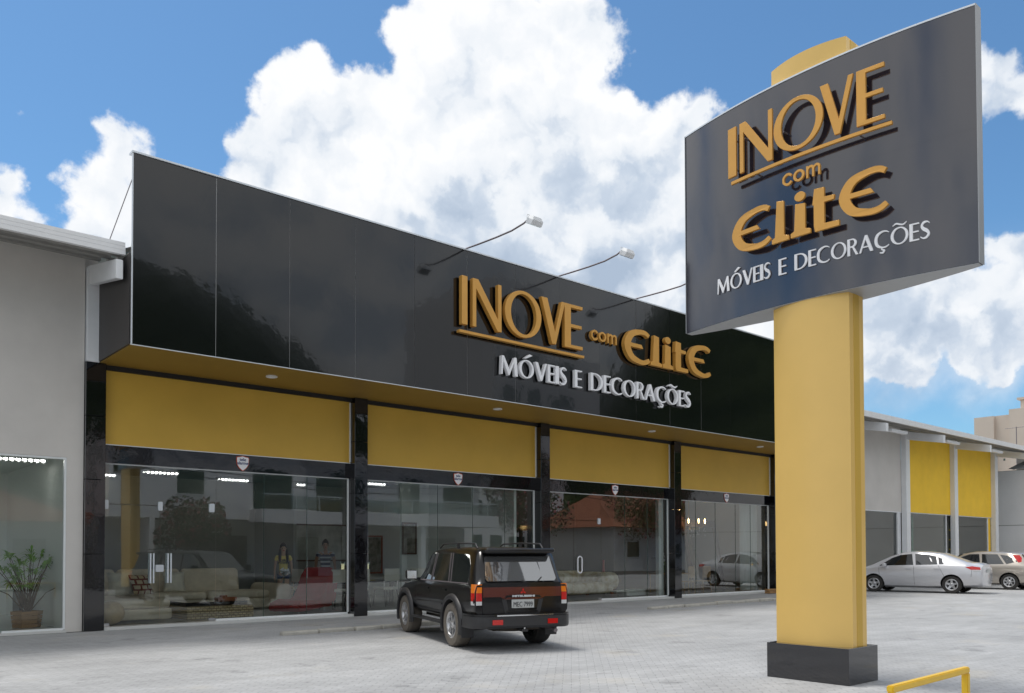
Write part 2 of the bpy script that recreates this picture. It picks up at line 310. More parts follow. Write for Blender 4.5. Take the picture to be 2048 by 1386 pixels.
M = dict(
 paver=paver_mat(), wicker=weave_mat(),
 black=mat("black_composite", (.004, .005, .006), rough=.12, spec=.4, coat=.62, coat_rough=.03, bump=.32, bscale=1.1, bdist=.010),
 blackp=mat("black_pillar_cladding", (.004, .004, .006), rough=.05, spec=.6, coat=.5, bump=.6, bscale=2.0, bdist=.006),
 gold=mat("gold_yellow_panel", (.64, .40, .065), rough=.42, spec=.35, var=.05, vscale=.8),
 colgold=mat("pylon_gold", (.79, .52, .155), rough=.30, spec=.45, var=.025, vscale=1.2),
 yellow=mat("bright_yellow_render", (.96, .60, .035), rough=.7, var=.05, vscale=1.2),
 orange=mat("letter_orange", (.70, .36, .075), rough=.32, metal=.2, var=.04),
 orange_b=mat("letter_back", (.02, .012, .006), rough=.6),
 white=mat("white_letter", (.90, .90, .92), rough=.4),
 whitem=mat("white_metal", (.80, .81, .82), rough=.45, var=.04, vscale=2),
 alu=mat("aluminium_trim", (.72, .76, .80), rough=.3, metal=.35),
 chrome=mat("chrome", (.75, .76, .78), rough=.12, metal=1),
 greywall=mat("grey_render_wall", (.64, .61, .57), rough=.85, var=.05, vscale=.8, bump=.15, bscale=60),
 roofw=mat("painted_eave_metal", (.84, .84, .84), rough=.4, var=.04),
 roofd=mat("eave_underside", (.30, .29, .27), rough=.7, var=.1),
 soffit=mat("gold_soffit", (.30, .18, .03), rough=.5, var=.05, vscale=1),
 dark=mat("dark_gap", (.012, .011, .010), rough=.7),
 sidebox=mat("fascia_return", (.045, .041, .040), rough=.5),
 glass=glass("shop_glass", tint=(.88, .93, .91), refl=2.9, bump=.12, bscale=.5),
 glass2=glass("side_glass", tint=(.62, .70, .70), refl=2.6),
 glass3=glass('office_glass', tint=(.92, .96, .94), refl=1.5),
 frame=mat("white_frame", (.78, .80, .80), rough=.35),
 panel=mat("pylon_panel_graphite", (.018, .017, .028), rough=.12, spec=.9, coat=.8, coat_rough=.05, bump=.14, bscale=1.1, bdist=.012),
 granite=mat("graphite_cladding", (.016, .016, .020), rough=.07, spec=.7, coat=.5, bump=.3, bscale=3, bdist=.006),
 edge=mat("sign_edge_metal", (.36, .37, .38), rough=.4, metal=.2),
 sheet=mat("galvanised_sheet", (.52, .52, .52), rough=.5, metal=.1, var=.1, vscale=3),
 kerb=mat("kerb_concrete", (.44, .42, .37), rough=.85, var=.14, vscale=6, bump=.4, bscale=25),
 rail=mat("yellow_rail_paint", (.80, .50, .02), rough=.35, spec=.5, var=.04, vscale=6),
 wood=mat("raw_wood", (.36, .20, .08), rough=.7, var=.25, vscale=9, stretch=(1, 8, 8)),
 darkwood=mat("dark_wood", (.10, .05, .028), rough=.45, var=.25, vscale=6, stretch=(1, 6, 6)),
 cable=mat("steel_cable", (.25, .22, .23), rough=.5, metal=.6),
 floor=mat("showroom_floor", (.66, .66, .64), rough=.18, spec=.5, var=.04, vscale=2),
 inwall=mat("interior_wall", (.34, .34, .31), rough=.8, var=.04, vscale=1),
 inwhite=mat("interior_white_wall", (.84, .86, .83), rough=.7),
 taupe=mat("taupe_wall", (.16, .13, .105), rough=.8, var=.06, vscale=1),
 ceil=mat("interior_ceiling", (.26, .27, .26), rough=.85),
 tubelight=mat("lit_tube", (.9, .9, .9), emit=(1, .98, .93), es=7),
 sofa=mat("beige_linen", (.72, .62, .47), rough=.95, var=.08, vscale=5, bump=.3, bscale=160, bdist=.004),
 cushion=mat("cream_cushion", (.74, .69, .58), rough=.95, var=.06, vscale=7),
 red=mat("red_velvet", (.42, .004, .012), rough=.65, var=.15, vscale=3),
 tan=mat("tan_ceramic", (.50, .36, .18), rough=.5, var=.12, vscale=8),
 blackgl=mat("black_glass_top", (.01, .01, .012), rough=.06),
 chairw=mat("white_leather", (.70, .67, .60), rough=.5),
 chairb=mat("black_lacquer", (.012, .012, .013), rough=.3),
 candle=mat("lit_cream_shade", (.85, .80, .6), rough=.5, emit=(1, .85, .55), es=.35),
 redlac=mat("red_lacquer", (.45, .05, .03), rough=.35),
 leaf=mat("green_leaf", (.24, .40, .10), rough=.5, var=.35, vscale=6),
 treeleaf=mat("tree_foliage", (.035, .065, .018), rough=.6, var=.5, vscale=1.5),
 pink=mat("pink_blossom", (.42, .10, .12), rough=.7, var=.4, vscale=2),
 bark=mat("bark", (.13, .09, .06), rough=.9, var=.3, vscale=8, bump=.6),
 hill=mat("forested_hill", (.014, .024, .010), rough=1, spec=0, col2=(.045, .062, .026), vscale=.09, det=8, bump=1, bscale=.25, bdist=3),
 housew=mat("white_house_wall", (.80, .79, .80), rough=.85, var=.04, vscale=1),
 houseg=mat("house_window_green", (.06, .10, .08), rough=.15),
 rooft=mat("terracotta_tiles", (.36, .14, .08), rough=.85, var=.2, vscale=4, bump=.8, bscale=14),
 beige=mat("beige_apartment_wall", (.66, .57, .49), rough=.85, var=.05, vscale=.25),
 asphalt=mat("asphalt", (.06, .06, .062), rough=.9, var=.15, vscale=4),
 grassy=mat("dull_ground", (.17, .17, .14), rough=1, var=.2, vscale=.4),
 rug=mat("woven_rug", (.34, .33, .30), rough=1, var=.3, vscale=18),
)

# ------------------------------------------------------------------ ground
o = MB().box(-250, 350, -250, 350, -.5, -.012).build('ground', M['grassy']); tag(o, kind='structure', label='dull open ground stretching beyond the paved forecourt')
o = MB().quad((-30, -3.5, 0), (75, -3.5, 0), (75, 19.3, 0), (-30, 19.3, 0)).build('forecourt_paving', M['paver'], recalc=False); tag(o, kind='structure')
o = MB().quad((-80, -11, -.006), (160, -11, -.006), (160, -3.5, -.006), (-80, -3.5, -.006)).build('road', M['asphalt'], recalc=False); tag(o, kind='structure')
def kerb_run(pts, name):
    mb = MB(); rnd = random.Random(4)
    for (a, b) in zip(pts, pts[1:]):
        a = Vector((*a, 0)); b = Vector((*b, 0)); d = b - a; L = d.length; d.normalize(); nrm = Vector((-d.y, d.x, 0)); t = 0
        while t < L - .2:
            l = min(rnd.uniform(.75, 1.0), L - t); ang = math.atan2(d.y, d.x) + rnd.uniform(-.025, .025)
            c = a + d * (t + l / 2) + nrm * rnd.uniform(-.03, .03); M0 = Matrix.Translation((c.x, c.y, 0)) @ Matrix.Rotation(ang, 4, 'Z') @ Matrix.Rotation(rnd.uniform(-.02, .02), 4, 'X')
            mb.M = M0; mb.rbox(-l / 2 + .015, l / 2 - .015, -.09, .09, -.03, rnd.uniform(.075, .11), r=.035); mb.M = None; t += l
    o = mb.build(name, M['kerb'], smooth=45); tag(o, kind='structure', label='low broken concrete kerb stones along the shop front')
kerb_run([(7.6, 15.75), (9.9, 15.75), (13.6, 15.8)], 'kerb')
kerb_run([(19.0, 15.9), (21.4, 16.0), (31.8, 16.3)], 'kerb')

# ------------------------------------------------------------------ showroom building
PX = [(4.93, 5.33), (11.40, 11.79), (18.01, 18.40), (24.61, 25.00), (31.17, 31.55)]
bays = [(5.33, 11.40), (11.79, 18.01), (18.40, 24.61), (25.00, 31.17)]
YG, YP = 19.68, 19.36
bld = thing('showroom_building', 'furniture showroom with black composite fascia, gold panels and four glass bays', 'building', (18, 19.4, 0))
for k, (a, b) in enumerate(PX):
    mb = MB()
    for z0, z1 in ((0, 1.62), (1.626, 3.2), (3.206, 4.55), (4.556, 5.69)):
        mb.box(a, b, YP, YG + .15, z0, z1)
    o = mb.build('pillar', M['blackp'], bld, bevel=.006, seg=1)
for k in range(16):
    x0 = 5.207 + k * 1.649; rnd = random.Random(k * 3 + 1); t = rnd.uniform(-.006, .006)
    mb = MB(); mb.add([(x0 + .005, 17.23 + t, 5.70), (x0 + 1.644, 17.23 - t, 5.70), (x0 + 1.644, 17.23 - t + rnd.uniform(-.006, .006), 9.45), (x0 + .005, 17.23 + t, 9.45),
            (x0 + .005, 17.27, 5.70), (x0 + 1.644, 17.27, 5.70), (x0 + 1.644, 17.27, 9.45), (x0 + .005, 17.27, 9.45)],
            [(0, 1, 2, 3), (5, 4, 7, 6), (1, 5, 6, 2), (4, 0, 3, 7), (3, 2, 6, 7), (4, 5, 1, 0)])
    mb.build('fascia_panel', M['black'], bld)
FX1 = 5.207 + 16 * 1.649
MB().box(5.205, FX1 - .002, 17.239, 17.30, 5.71, 9.44).build('fascia_backing', M['sheet'], bld)
MB().box(5.17, FX1 + .03, 17.20, 17.40, 9.45, 9.485).box(5.180, 5.203, 17.222, 17.25, 5.70, 9.448).box(5.17, FX1, 17.222, 17.25, 5.682, 5.698).build('fascia_trim', M['alu'], bld)
MB().box(5.175, 5.26, 17.32, 19.62, 5.72, 7.5).build('fascia_return', M['sidebox'], bld)
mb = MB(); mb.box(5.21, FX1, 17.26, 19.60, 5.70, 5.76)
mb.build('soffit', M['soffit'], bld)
MB().box(5.33, 31.2, 19.50, 19.60, 5.60, 5.699).build('shadow_gap', M['dark'], bld)
for a, b in bays:
    MB().box(a, b, 19.60, 19.72, 4.005, 5.60).build('gold_panel', M['gold'], bld)
    MB().box(a, b, 19.58, 19.60, 3.985, 4.003).box(b - .035, b - .005, 19.56, 19.598, 4.02, 5.58).build('panel_trim', M['frame'], bld)
    MB().box(a, b, 19.61, 19.74, 3.60, 3.983).build('lintel', M['blackp'], bld)
# roof and shell behind
sh = MB(); sh.box(4.9, 5.20, 19.8, 33, 0, 5.6); sh.box(31.25, 31.55, 19.8, 33, 0, 5.6); sh.box(4.9, 31.55, 33, 33.2, 0, 5.6); sh.box(5.2, 31.25, 19.74, 33, 5.3, 5.5)
sh.build('shell_wall', M['inwall'], bld)
o = MB().box(4.95, 31.5, 19.40, 33, -.01, .06).build('floor_slab', M['floor'], bld)
MB().box(5.2, 31.25, 19.76, 33, 4.18, 4.22).build('ceiling_panel', M['ceil'], bld)
MB().box(17.40, 17.50, 19.95, 28.9, .06, 4.18).build('partition_wall', M['inwhite'], bld)
it = MB(); it.box(5.2, 17.4, 29.0, 29.1, .06, 4.18); it.box(13.0, 13.1, 26, 29, .06, 4.18)
it.build('partition_wall', M['inwall'], bld)
MB().box(16.2, 17.39, 24.5, 24.6, .06, 4.18).build('partition_wall', M['inwhite'], bld)
it = MB(); it.box(17.5, 24.9, 24.6, 24.7, .06, 4.18); it.build('accent_wall', M['taupe'], bld)
it = MB(); it.box(24.9, 31.25, 25.4, 25.5, .06, 4.18); it.box(24.8, 24.9, 22.5, 25.5, .06, 4.18); it.build('accent_wall', M['taupe'], bld)

# shopfront glazing, one per bay
def gpane(x0, x1, z0, z1, parent, name='pane'):
    rnd = random.Random(int(x0 * 100)); t = rnd.uniform(-.004, .004)
    MB().quad((x0 + .004, YG + t, z0), (x1 - .004, YG - t, z0), (x1 - .004, YG - t, z1), (x0 + .004, YG + t, z1)).build(name, M['glass'], parent, recalc=False)
def window(a, b, seams, doors=()):
    f = MB(); f.box(a, b, YG - .03, YG + .03, 3.575, 3.598); f.box(b - .03, b, YG - .035, YG + .03, .105, 3.574); 
    segs = [(p, q) for p, q in zip(seams, seams[1:])]
    for p, q in segs:
        if (p, q) not in doors: f.box(p, q, YG - .04, YG + .03, .06, .10)
    fr = f.build('window_frame', M['frame'], bld)
    s = MB()
    for p, q in segs:
        if (p, q) in doors: continue
        gpane(p, q, .10, 3.575, fr)
        if q < b - .05: s.box(q - .004, q + .004, YG - .008, YG + .008, .10, 3.57)
    if s.v: s.build('joint_seal', M['houseg'], fr)
    return fr
fr1 = window(5.34, 11.39, [5.34, 6.58, 7.86, 9.05, 10.2, 11.36], doors=((5.34, 6.58), (6.58, 7.86)))
fr2 = window(11.80, 18.00, [11.80, 13.04, 14.28, 15.55, 16.79, 17.97])
fr3 = window(18.41, 24.60, [18.41, 19.75, 21.06, 22.25, 23.45, 24.57], doors=((18.41, 19.75), (19.75, 21.06)))
fr4 = window(25.01, 31.16, [25.01, 26.25, 27.49, 28.82, 29.86, 31.13])
gpane(5.34, 7.86, 2.72, 3.575, fr1, 'transom_pane'); gpane(18.41, 21.06, 2.72, 3.575, fr3, 'transom_pane')
def glass_door(x0, x1, hinge_left, bar, hx, lock=False):
    d = MB().quad((x0 + .01, YG, .09), (x1 - .01, YG, .09), (x1 - .01, YG, 2.70), (x0 + .01, YG, 2.70)).build('glass_door', M['glass'], bld, recalc=False)
    xs = x0 + .01 if hinge_left else x1 - .17
    MB().box(xs, xs + .16, YG - .025, YG + .025, .065, .125).build('floor_patch', M['chrome'], d)
    MB().box(xs, xs + .13, YG - .03, YG + .03, 2.60, 2.80).build('hinge_patch', M['alu'], d, bevel=.01)
    if bar == 'bar':
        mb = MB()
        for y in (YG - .06, YG + .06):
            mb.tube([(hx, y, .97), (hx, y, 1.64)], .018, 10)
        for z in (1.12, 1.50): mb.tube([(hx, YG - .06, z), (hx, YG + .06, z)], .010, 8)
        mb.tube([(hx + .07, YG - .05, .97), (hx + .07, YG - .05, 1.64)], .018, 10)
        mb.build('handle', M['alu'], d, smooth=40)
    if bar == 'ring':
        p = [(hx + .10 * math.cos(a) * 1, YG - .06, 1.25 + (.17 if math.sin(a) > 0 else -.17) + .10 * math.sin(a)) for a in [2 * math.pi * (k + .5) / 24 for k in range(24)]]
        p.append(p[0]); MB().tube(p, .022, 10, cap=False).build('handle', M['white'], d, smooth=40)
    if lock: MB().box(x1 - .10, x1 + .08, YG - .03, YG + .03, 1.22, 1.38).build('lock', M['alu'], d, bevel=.01)
    return d
_d = glass_door(5.34, 6.58, True, 'bar', 6.36, True); MB().box(6.53, 6.63, YG - .03, YG + .03, 2.60, 2.80).build('hinge_patch', M['alu'], _d, bevel=.01); glass_door(6.58, 7.86, False, 'bar', 6.74)
glass_door(18.41, 19.75, True, None, 0); glass_door(19.75, 21.06, False, 'ring', 19.98)
# downlights in the soffit
for i, x in enumerate((8.59, 15.36, 22.07, 28.47)):
    d = MB().lathe([(.13, 5.699), (.13, 5.675), (.09, 5.67), (.09, 5.69)], (x, 18.3, 0), n=20).build('downlight', M['whitem'], bld, smooth=40)
    MB().lathe([(.001, 5.684), (.088, 5.684)], (x, 18.3, 0), n=20).build('lens', M['tubelight'] if 0 else M['white'], d)

# ------------------------------------------------------------------ lettering
def ell(cx, cy, rx, ry, n=40, rot=0, a0=0, a1=360):
    out = []
    for k in range(n + (0 if a1 - a0 == 360 else 1)):
        a = R(a0 + (a1 - a0) * k / n); x, y = rx * math.cos(a), ry * math.sin(a)
        out.append((cx + x * math.cos(rot) - y * math.sin(rot), cy + x * math.sin(rot) + y * math.cos(rot)))
    return out
def stroke(pts, ws, n=8):
    """variable-width stroke along a Catmull-Rom path"""
    P = [Vector(p) for p in pts]; P = [2 * P[0] - P[1]] + P + [2 * P[-1] - P[-2]]; W = [ws[0]] + list(ws) + [ws[-1]]; C = []
    for i in range(1, len(P) - 2):
        for k in range(n + (1 if i == len(P) - 3 else 0)):
            t = k / n; a, b, c, d = P[i - 1:i + 3]
            C.append((.5 * ((2 * b) + (c - a) * t + (2 * a - 5 * b + 4 * c - d) * t * t + (-a + 3 * b - 3 * c + d) * t ** 3), W[i] * (1 - t) + W[i + 1] * t))
    Lf, Rt = [], []
    for i, (p, w) in enumerate(C):
        t = (C[min(i + 1, len(C) - 1)][0] - C[max(i - 1, 0)][0]).normalized(); nn = Vector((-t.y, t.x)) * w / 2
        Lf.append(tuple(p + nn)); Rt.append(tuple(p - nn))
    return Lf + Rt[::-1]
G = {}
G['I'] = [([(0, 0), (0, 1), (1, 1), (1, 0)], [])]
G['N'] = [([(0, 0), (0, 1), (.19, 1), (.88, .25), (.88, 1), (1, 1), (1, 0), (.86, 0), (.12, .80), (.12, 0)], [])]
G['O'] = [(ell(.5, .5, .5, .5), [ell(.51, .5, .35, .43, rot=.06)])]
G['V'] = [([(0, 1), (.25, 1), (.57, .27), (.85, 1), (1, 1), (.60, 0), (.44, 0)], [])]
G['E'] = [([(0, 0), (0, 1), (1, 1), (1, .925), (.34, .925), (.34, .55), (.95, .55), (.95, .475), (.34, .475), (.34, .075), (1, .075), (1, 0)], [])]
G['M'] = [([(0, 0), (.03, 1), (.17, 1), (.50, .30), (.80, 1), (.92, 1), (1, 0), (.82, 0), (.77, .70), (.49, 0), (.43, 0), (.13, .72), (.08, 0)], [])]
G['D'] = [([(0, 0), (0, 1), (.35, 1)] + ell(.35, .5, .65, .5, 20, 0, 90, -90)[1:-1][:] + [(.35, 0)], [[(.2, .07)] + [(.35, .07)] + ell(.35, .5, .47, .43, 16, 0, -90, 90)[1:-1] + [(.35, .93), (.2, .93)]])]
G['C'] = [(stroke([(.97, .86), (.80, .95), (.52, .96), (.20, .80), (.10, .50), (.20, .20), (.52, .04), (.80, .05), (.97, .14)], [.05, .07, .09, .17, .20, .17, .09, .07, .05]), [])]
G['S'] = [(stroke([(.92, .86), (.70, .95), (.35, .92), (.18, .74), (.35, .57), (.68, .43), (.84, .25), (.62, .07), (.30, .04), (.05, .14)], [.06, .08, .13, .20, .22, .22, .20, .13, .08, .06]), [])]
G['R'] = [([(0, 0), (0, 1), (.45, 1)] + ell(.45, .74, .42, .26, 14, 0, 90, -70)[1:] + [(1, 0), (.78, 0), (.44, .47), (.24, .47), (.24, 0)], [[(.24, .56), (.42, .56)] + ell(.42, .745, .24, .185, 12, 0, -90, 90)[1:-1] + [(.42, .93), (.24, .93)]])]
G['A'] = [([(0, 0), (.42, 1), (.58, 1), (1, 0), (.78, 0), (.66, .28), (.24, .28), (.12, 0)], [[(.27, .35), (.63, .35), (.46, .76)]])]
G['´'] = [([(.35, 1.10), (.70, 1.34), (.90, 1.28), (.45, 1.07)], [])]
G['~'] = [(stroke([(.12, 1.12), (.32, 1.22), (.52, 1.15), (.72, 1.10), (.92, 1.22)], [.03, .08, .09, .08, .03]), [])]
G['¸'] = [(stroke([(.50, .02), (.50, -.08), (.66, -.15), (.55, -.27), (.36, -.24)], [.07, .06, .10, .10, .05]), [])]
G['€'] = [(stroke([(.95, .87), (.82, .94), (.60, .94), (.28, .82), (.13, .50), (.28, .18), (.60, .06), (.82, .07), (.97, .16)], [.12, .13, .14, .20, .23, .20, .14, .13, .11]), []), ([(.20, .46), (.20, .57), (.66, .57), (.72, .46)], [])]
G['l'] = [([(.18, .14), (.30, 1), (.72, .96), (.72, .14), (1, .10), (1, 0), (0, 0), (0, .10)], [])]
G['i'] = [([(.18, .14), (.24, .76), (.74, .72), (.74, .14), (1, .10), (1, 0), (0, 0), (0, .10)], []), (ell(.48, .91, .27, .11, 20), [])]
G['t'] = [([(.05, .62), (.12, .98), (.48, .96), (.48, .74), (.85, .72), (.82, .62), (.48, .62), (.48, .14), (1, .12), (1, 0), (.14, 0), (.10, .14), (.10, .62)], [])]
G['c'] = [(stroke([(.92, .74), (.72, .90), (.42, .92), (.14, .72), (.10, .5), (.14, .28), (.42, .08), (.72, .10), (.92, .26)], [.2] * 9), [])]
G['o'] = [(ell(.5, .5, .5, .5, 28), [ell(.5, .5, .29, .31, 28)])]
G['m'] = [([(0, 0), (0, 1), (.13, 1), (.13, .90), (.22, .98), (.36, 1), (.50, .94), (.56, .86), (.64, .96), (.78, 1), (.93, .93), (1, .74), (1, 0), (.86, 0), (.86, .68), (.80, .80), (.70, .80), (.60, .72), (.57, .6), (.57, 0), (.43, 0), (.43, .68), (.38, .80), (.28, .80), (.18, .72), (.14, .58), (.14, 0)], [])]
LEG = bpy.data.materials
def letter(ch, u0, u1, v0, v1, fn, off, th, mats, parent, name='letter', standoff=True):
    """fn(u,v,d): d is distance out from the board"""
    mb = MB(); parts = {'Ó': 'O´', 'Õ': 'O~', 'Ç': 'C¸'}.get(ch, ch); k = 0
    for g in parts:
        for poly, holes in G[g]:
            sc = lambda p: (u0 + (u1 - u0) * p[0], v0 + (v1 - v0) * p[1])
            e = .0015 * k; k += 1
            n0 = len(mb.f); mb.prism([sc(p) for p in poly], fn, off + e, off - th + e * .5, holes=[[sc(p) for p in h] for h in holes])
    o = mb.build(name, mats, parent, world=True, bevel=.006 if th > .1 else .003 if th > .02 else 0, seg=1)
    return o
def facade_fn(u, v, d): return (u, 17.23 - d, v)
fs = thing('facade_sign', 'gold and white raised shop name lettering across the black fascia', 'shop sign', (18.4, 17.2, 6.4))
OR, WH = M['orange'], M['white']
for ch, a, b in (('I', 13.14, 13.32), ('N', 13.49, 14.46), ('O', 14.58, 15.90), ('V', 15.90, 16.82), ('E', 16.80, 17.52)):
    letter(ch, a, b, 7.46 - (.01 if ch == 'O' else 0), 8.71 + (.01 if ch == 'O' else 0), facade_fn, .18, .13, OR, fs)
MB().box(13.06, 17.58, 17.05, 17.18, 7.24, 7.31).build('underline', OR, fs, bevel=.004, seg=1)
for ch, a, b in (('c', 17.92, 18.20), ('o', 18.24, 18.56), ('m', 18.61, 19.02)): letter(ch, a, b, 7.86, 8.15, facade_fn, .14, .10, OR, fs)
for ch, a, b, c, d in (('€', 19.30, 20.52, 7.44, 8.48), ('l', 20.55, 21.10, 7.48, 8.44), ('i', 21.14, 21.66, 7.48, 8.47), ('t', 21.70, 22.42, 7.48, 8.44), ('€', 22.42, 23.66, 7.46, 8.49)):
    letter(ch, a, b, c, d, facade_fn, .18, .13, OR, fs)
def run(text, u0, u1, v0, v1, fn, off, th, mats, parent, widths):
    tot = sum(widths[c] for c in text); s = (u1 - u0) / tot; u = u0
    for c in text:
        w = widths[c] * s
        if c != ' ': letter(c, u + w * .035, u + w * .955, v0, v1, fn, off, th, mats, parent)
        u += w
WD = {'M': 1.08, 'Ó': .98, 'V': .82, 'E': .52, 'I': .24, 'S': .55, ' ': .32, 'D': .92, 'C': .86, 'O': .98, 'R': .66, 'A': .84, 'Ç': .86, 'Õ': .98}
run('MÓVEIS', 14.45, 16.93, 6.37, 6.87, facade_fn, .15, .11, WH, fs, WD); run('E', 17.22, 17.54, 6.37, 6.87, facade_fn, .15, .11, WH, fs, WD)
run('DECORAÇÕES', 17.86, 22.62, 6.37, 6.88, facade_fn, .15, .11, WH, fs, WD)

# floodlights reaching out from the fascia top
def floodlight():
    t = thing('floodlight', 'curved arm floodlight, nearest the left end of the fascia', 'floodlight', (13.41, 17.3, 9.48), group='floodlights on arms above the fascia')
    h = MB().tube([(0, .05, -.25), (0, .02, .02), (.07, -.5, .03), (.14, -1.1, .045), (.19, -1.65, .07), (.24, -2.05, .15), (.26, -2.25, .24)], [.022] * 7, 8).build('arm', M['cable'], t, smooth=50, world=False)
    mb = MB(); mb.M = Matrix.Translation((.30, -2.38, .12)) @ Matrix.Rotation(R(28), 4, 'X')
    mb.loft([[(-.17, -.10, -.1), (.17, -.10, -.1), (.17, .13, -.1), (-.17, .13, -.1)], [(-.17, -.12, .02), (.17, -.12, .02), (.17, .13, .02), (-.17, .13, .02)], [(-.13, -.05, .10), (.13, -.05, .10), (.13, .09, .10), (-.13, .09, .10)]])
    hd = mb.build('lamp_head', M['whitem'], t, bevel=.008, world=False)
    mb = MB(); mb.M = Matrix.Translation((.30, -2.38, .12)) @ Matrix.Rotation(R(28), 4, 'X'); mb.box(-.15, .15, -.085, .115, -.112, -.102); mb.build('lens', M['glass2'], hd, world=False)
    mb = MB(); mb.tube([(.10, -2.3, .1), (.12, -2.3, .26), (.45, -2.3, .26), (.47, -2.3, .1)], .01, 6); mb.build('bracket', M['whitem'], hd, world=False)
    return t
fl = floodlight()
dup(fl, (16.75, 17.3, 9.48), label='curved arm floodlight, middle one of the three above the fascia')
dup(fl, (20.06, 17.3, 9.48), label='curved arm floodlight passing behind the big pole sign')
tag(MB().tube([(5.28, 17.3, 9.2), (4.98, 18.0, 7.86)], .009, 6).build('stay_cable', M['cable']), 'thin dark stay cable from fascia corner down to the left eave', 'cable')

# alarm shields
def text_mesh(txt, size, mt, name='lettering', parent=None, ext=.002, loc=(0, 0, 0), rot=(0, 0, 0), sx=1, offset=0):
    cu = bpy.data.curves.new('t', 'FONT'); cu.body = txt; cu.size = size; cu.extrude = ext; cu.align_x = 'CENTER'; cu.align_y = 'CENTER'; cu.offset = offset; cu.resolution_u = 3; cu.space_line = .8
    ob = bpy.data.objects.new('t', cu); COL.objects.link(ob); dg = bpy.context.evaluated_depsgraph_get(); me = bpy.data.meshes.new_from_object(ob.evaluated_get(dg))
    bpy.data.objects.remove(ob); bpy.data.curves.remove(cu); me.name = name
    T = Matrix.Translation(loc) @ Matrix.Rotation(rot[2], 4, 'Z') @ Matrix.Rotation(rot[1], 4, 'Y') @ Matrix.Rotation(rot[0], 4, 'X') @ Matrix.Diagonal((sx, 1, 1, 1)); me.transform(T)
    me.materials.clear(); me.materials.append(mt); o = bpy.data.objects.new(name, me); COL.objects.link(o)
    if parent is not None: o.parent = parent
    return o
M['badge_r'] = mat('badge_red', (.55, .08, .03), rough=.4); M['badge_b'] = mat('badge_blue', (.02, .04, .16), rough=.4)
def shield(s):
    return [(0, -.19 * s), (.09 * s, -.12 * s), (.15 * s, -.03 * s), (.16 * s, .12 * s), (.15 * s, .155 * s), (.07 * s, .165 * s), (0, .185 * s), (-.07 * s, .165 * s), (-.15 * s, .155 * s), (-.16 * s, .12 * s), (-.15 * s, -.03 * s), (-.09 * s, -.12 * s)]
fb = lambda u, v, d: (u, -d, v)
bd = thing('alarm_badge', 'white shield alarm badge above the double glass door, leftmost of four', 'sign', (8.47, 19.605, 3.79), group='alarm company shields on the lintels')
MB().prism(shield(1.0), fb, .012, 0).build('rim', M['badge_r'], bd, world=False); MB().prism(shield(.90), fb, .018, .010).build('shield', M['white'], bd, world=False)
text_mesh('tele\nalarme', .105, M['badge_b'], parent=bd, loc=(0, -.020, .045), rot=(R(90), 0, 0), offset=.002)
for x, l in ((14.95, 'white shield alarm badge on the lintel above the parked dark car'), (21.68, 'white shield alarm badge above the bay with the oval door handle'), (28.13, 'white shield alarm badge on the lintel of the bay nearest the pole sign')):
    dup(bd, (x, 19.605, 3.78), label=l)

# ------------------------------------------------------------------ pylon sign
def panelX(Y, s=.24, e=10.11): return e - s * (1 - ((Y - 5.7) / 2.0) ** 2)
ps = thing('pylon_sign', 'tall gold pole sign carrying a curved graphite board with the shop name', 'pole sign', (10.17, 5.68, 0))
MB().box(9.803, 10.541, 5.108, 6.228, 0, .447).build('base', M['granite'], ps, bevel=.004, seg=1)
def lens(y0, y1, xc, te, sag, z0, z1, n=24):
    yc, h = (y0 + y1) / 2, (y1 - y0) / 2
    f = [(xc - te - sag * (1 - ((y - yc) / h) ** 2), y) for y in [y0 + (y1 - y0) * k / n for k in range(n + 1)]]
    b = [(2 * xc - x, y) for x, y in reversed(f)]
    return [[(x, y, z) for x, y in f + b] for z in (z0, z1)]
MB().loft(lens(5.15, 6.20, 10.17, .175, .11, .447, 8.04)).build('pole_cladding', M['colgold'], ps, smooth=30)
mb = MB()
for y in (5.15, 6.20):
    for x in (10.165,): mb.box(x - .07, x + .07, y - .004, y + .004, .45, 8.03)
mb.build('side_groove', M['gold'], ps)
MB().loft(lens(3.69, 7.71, 10.17, .06, .24, 4.84, 6.36, 40)).build('sign_board', M['panel'], ps, smooth=30); MB().loft(lens(3.69, 7.71, 10.17, .058, .239, 6.362, 7.77, 40)).build('sign_board', M['panel'], ps, smooth=30); MB().loft(lens(3.71, 7.69, 10.17, .04, .22, 6.30, 6.40, 40)).build('board_core', M['dark'], ps)
mb = MB()
for z in (7.755,): mb.loft(lens(3.685, 7.715, 10.17, .066, .242, z, z + .02, 40))
mb.build('edge_trim', M['alu'], ps)
for y in (3.68, 7.712): MB().box(10.10, 10.24, y, y + .008, 4.84, 7.77).build('end_plate', M['edge'], ps)
def pyl_fn(u, v, d): return (panelX(u) - d, u + .02, v + .02)      # u is world Y: text runs towards -Y
def pfn(u, v, d): return pyl_fn(-u, v, d)
def pl(ch, ya, yb, v0, v1, off, th, m_, nsub=1): letter(ch, -ya, -yb, v0, v1, pfn, off, th, m_, ps)
PO = [OR]
for ch, a, b in (('I', 6.75, 6.61), ('N', 6.55, 6.03), ('O', 6.01, 5.32), ('V', 5.36, 4.94), ('E', 4.905, 4.58)):
    pl(ch, a, b, 6.715, 7.39, .12, .035, OR)
n = 24; mb = MB(); ys = [6.72 + (4.52 - 6.72) * k / n for k in range(n + 1)]
mb.loft([[(panelX(y) - .12, y, 6.635), (panelX(y) - .12, y, 6.675), (panelX(y) - .085, y, 6.675), (panelX(y) - .085, y, 6.635)] for y in ys]); mb.build('underline', OR, ps)
for ch, a, b in (('c', 5.885, 5.745), ('o', 5.73, 5.575), ('m', 5.55, 5.365)): pl(ch, a, b, 6.30, 6.45, .12, .03, OR)
